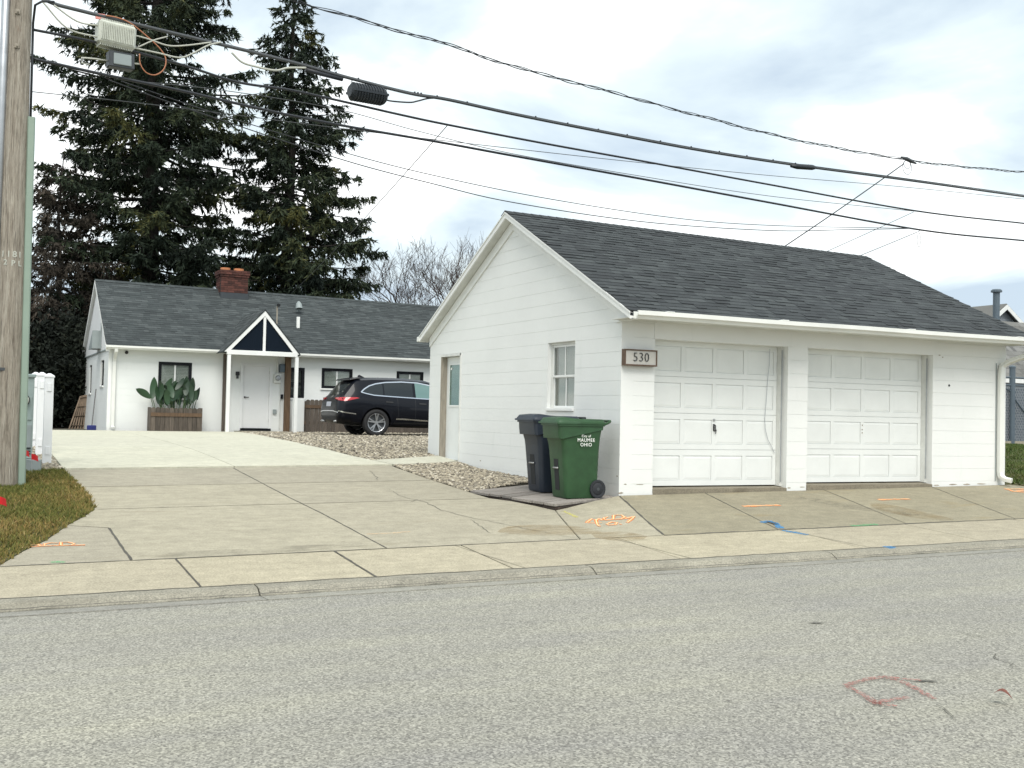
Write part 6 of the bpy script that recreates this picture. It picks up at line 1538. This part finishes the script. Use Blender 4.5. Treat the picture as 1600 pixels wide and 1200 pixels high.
for s_, e_ in ((-1, lx), (1, rx_)):
    rf = MB(); rf.tone = .4
    v = [(axx, NY-.35, zr+.06), (e_+s_*.3, NY-.35, zl-.05), (e_+s_*.3, NY+9.3, zl-.05), (axx, NY+9.3, zr+.06)]
    rf.add(v+[(p[0], p[1], p[2]-.09) for p in v], [(0, 1, 2, 3), (7, 6, 5, 4), (0, 4, 5, 1), (1, 5, 6, 2), (2, 6, 7, 3), (3, 7, 4, 0)])
    rf.build('roof', 'shingles_neighbour', nb, tones=True)
    MB().prism([(axx, zr+.0), (e_+s_*.3, zl-.11), (e_+s_*.3, zl-.33), (axx, zr-.24)], lambda u, v: (u, NY-.40, v), lambda u, v: (u, NY-.36, v)).build('gable_trim', 'white_trim', nb)
pv = npt(1557, 456, NY-1.5); pb = npt(1557, 505, NY-1.5)
MB().tube([(pv[0], NY-1.5, nz0), (pv[0], NY-1.5, pv[2])], .16, 12).lathe([(.16, 0), (.26, .02), (.26, .10), (.2, .16), (0, .16)], 14, Matrix.Translation((pv[0], NY-1.5, pv[2]-.04))).build('flue_pipe', 'slate_paint', nb)
# lower front wing whose roof shows below the gutter
wz = npt(1600, 545, 23.5)[2]; wx0 = npt(1540, 560, 23.5)[0]-2; wx1 = wx0+9
rf = MB(); z_e = npt(1590, 592, 21.5)[2]; z_r = npt(1600, 505, 24.5)[2]
for r in range(13):
    t0, t1 = r/13, (r+1.06)/13; x = wx0
    while x < wx1:
        w = random.choice((.25, .32, .4)); rf.tone = random.random(); y0_, y1_ = 21.3+3.2*t0, 21.3+3.2*t1; zA, zB = z_e+(z_r-z_e)*t0, z_e+(z_r-z_e)*t1
        rf.add([(x, y0_, zA), (x+w, y0_, zA), (x+w, y0_, zA+.018), (x, y0_, zA+.018), (x, y1_, zB+.003), (x+w, y1_, zB+.003)], [(0, 1, 2, 3), (3, 2, 5, 4)]); x += w+.004
wr_ = rf.build('wing_roof', 'shingles_neighbour', nb, tones=True)
MB().box(wx0+.1, wx1, 21.7, 24.4, nz0, z_e-.03).build('wing_wall', 'siding', nb); MB().box(wx0, wx1, 21.22, 21.29, z_e-.20, z_e-.02).build('wing_gutter', 'white_trim', nb)
mb = MB(); z = nz0+.5
while z < z_e-.25: mb.box(wx0+.1, wx1, 21.685, 21.698, z, z+.014); z += .13
mb.build('wing_laps', 'grey_paint', nb)
gpst = thing('gate_post_frame', 'slate grey metal gate with mesh behind the right end of the garage', 'gate', tuple(ony(1582, 702, 14.5)))
q = ony(1582, 575, 14.5); qb = g(q[0], 14.5)
MB().tube([(q[0], 14.5, qb-.05), (q[0], 14.5, q[2])], .10, 14).lathe([(.115, 0), (.115, .05), (.04, .09), (0, .09)], 14, Matrix.Translation((q[0], 14.5, q[2]))).build('post', 'slate_paint', gpst, smooth=False)
for py in (590, 602, 690): z = ony(1582, py, 14.5)[2]; MB().tube([(q[0]-1.4, 14.5, z), (q[0]+2.4, 14.5, z)], .03, 8).build('rail', 'slate_paint', gpst)
MB().tube([(q[0]+.05, 14.5, ony(1582, 620, 14.5)[2]), (q[0]+1.2, 14.5, ony(1582, 668, 14.5)[2])], .025, 8).build('brace', 'slate_paint', gpst)
MB().tube([(q[0]-1.0, 14.5, ony(1582, 596, 14.5)[2]), (q[0]-.05, 14.5, ony(1582, 612, 14.5)[2])], .025, 8).build('brace', 'slate_paint', gpst)
mb = MB(); z0_, z1_ = ony(1582, 690, 14.5)[2], ony(1582, 602, 14.5)[2]; x = q[0]-1.4
while x < q[0]+2.4: mb.bar((x, 14.52, z0_), (x+.9, 14.52, z1_), .012, .012); mb.bar((x+.9, 14.52, z0_), (x, 14.52, z1_), .012, .012); x += .085
mb.build('wire_mesh', 'galv', gpst)
MB().box(q[0]-1.4, q[0]+2.4, 14.6, 14.64, qb+.02, z1_-.1).build('privacy_panel', 'slate_light', gpst)
MB().box(q[0]-1.4, q[0]+2.4, 14.45, 14.62, qb-.05, qb+.10).build('footing', 'concrete_old', gpst)

# ------------------------------------------------------------------ sprayed utility marks, leaf, stain
def mark(label, strokes, w, mat, inner=None, name='spray_mark'):
    r = thing(name, label, 'paint mark', tuple(Gp(*strokes[0][0])), 'utility locator paint marks')
    for s_ in strokes:
        ribbon([Gp(*p) for p in s_], w, .0045, wob=w*.06, seg=.05).build('stroke', mat, r, fix=False)
        if inner: ribbon([Gp(*p) for p in s_], w*.38, .006, seg=.05).build('stroke_core', inner, r, fix=False)
    return r
mark('orange sprayed letters ACD on a bar at the left flare', [[(28, 857), (60, 854), (100, 852.5), (133, 852)], [(44, 854), (57, 849.5), (63, 853.5)], [(48, 852.5), (61, 852)], [(90, 849), (80, 848.5), (70, 850.5), (69, 853), (78, 853.5), (90, 852.5)], [(95, 853), (95, 848), (106, 847.5), (116, 850), (110, 852.5), (95, 853)]], .034, 'spray_orange', 'orange_pale')
mark('orange sprayed arrows with letters ACD and TO. near the plank pad', [[(925, 811), (916, 817), (930, 817.5)], [(931, 813.5), (936, 810.5), (941, 813.5)], [(950, 808), (943, 810), (946, 813), (957, 812)], [(958, 812), (959, 805.5), (971, 805), (976, 808.5), (970, 811.5), (958, 812)], [(976, 811), (992, 807), (980, 817)], [(931, 812), (933, 820), (937, 823)], [(934, 817.5), (940, 817)], [(948, 819.5), (955, 816), (964, 817), (962, 820), (952, 821), (948, 819.5)], [(968, 819.5), (971, 819.3)]], .042, 'spray_orange', 'orange_pale')
mark('orange sprayed dash on the apron before the left garage door', [[(1161, 791.5), (1190, 790.5), (1217, 789.5)]], .07, 'spray_orange', 'orange_pale')
mark('orange sprayed dash on the apron before the right garage door', [[(1372, 781), (1396, 780.5), (1421, 780)]], .07, 'spray_orange', 'orange_pale')
mark('orange sprayed marks at the ground near the downspout', [[(1571, 764), (1585, 768), (1600, 767)], [(1570, 764), (1600, 764.5)], [(1580, 768), (1600, 769.5)]], .06, 'spray_orange', 'orange_pale')
mark('faint pale orange dash across the old driveway', [[(574, 835), (610, 833.5), (641, 831)]], .045, 'spray_pale')
mark('blue sprayed arrow on the apron joint', [[(1190, 817), (1200, 815), (1212, 818), (1220, 826)], [(1200, 814), (1216, 820)], [(1222, 829), (1240, 832), (1262, 836)]], .085, 'spray_blue')
mark('blue sprayed tick on the kerb edge', [[(1380, 854), (1392, 856), (1398, 859)], [(1386, 854), (1397, 856)]], .085, 'spray_blue')
mark('green sprayed dash on the joint before the right garage door', [[(1330, 822), (1350, 821), (1370, 819.5)]], .07, 'spray_green')
mark('pale green sprayed dab on the left flare slab', [[(80, 879.5), (90, 878.5), (101, 879)]], .06, 'spray_green')
mark('yellow sprayed tick by the corner of the plank pad', [[(880, 799), (890, 803), (902, 809)]], .05, 'spray_yellow')
mark('faded red sprayed diamond on the road', [[(1320, 1072), (1352, 1063), (1382, 1058), (1412, 1067), (1460, 1093)], [(1322, 1072), (1345, 1084), (1370, 1100), (1402, 1104)], [(1370, 1098), (1420, 1090)], [(1380, 1058), (1440, 1064)], [(1360, 1094), (1375, 1102)]], .045, 'spray_red', None, 'road_mark')
tag(ribbon([Gp(*p) for p in ((1198, 816), (1206, 818), (1212, 820))], .05, .007).build('valve_lid', 'black_metal', None, fix=False), 'small black valve lid inside the blue spray arrow', 'valve lid')
lf = Gp(1565, 1099); mb = MB(); vs = []
for i in range(7):
    t = i/6; c = Vector(lf)+Vector((-.03+.06*t, .05-.10*t, .012+.05*math.sin(t*3.1))); w = .03*math.sin(math.pi*min(1, t+.05)); vs += [c+Vector((w, w*.6, .012)), c-Vector((w, w*.6, -.012))]
mb.add(vs, [(2*i, 2*i+1, 2*i+3, 2*i+2) for i in range(6)]); tag(mb.build('dead_leaf', 'leaf_dead', None, smooth=True), 'curled reddish dead leaf lying on the road', 'leaf')
for px in ((1275, 973), (1447, 1064)): 
    q = Gp(*px); tag(ribbon([(q[0]-.06, q[1]+.03), (q[0]+.06, q[1]-.03)], .03, .003, taper=True, seg=.03, wob=.004).build('tar_spot', 'crack', None, fix=False), kind='structure')
print('objects', len(bpy.data.objects))
print('tris', sum(sum(len(q.vertices)-2 for q in o.data.polygons) for o in bpy.data.objects if o.type == 'MESH'))
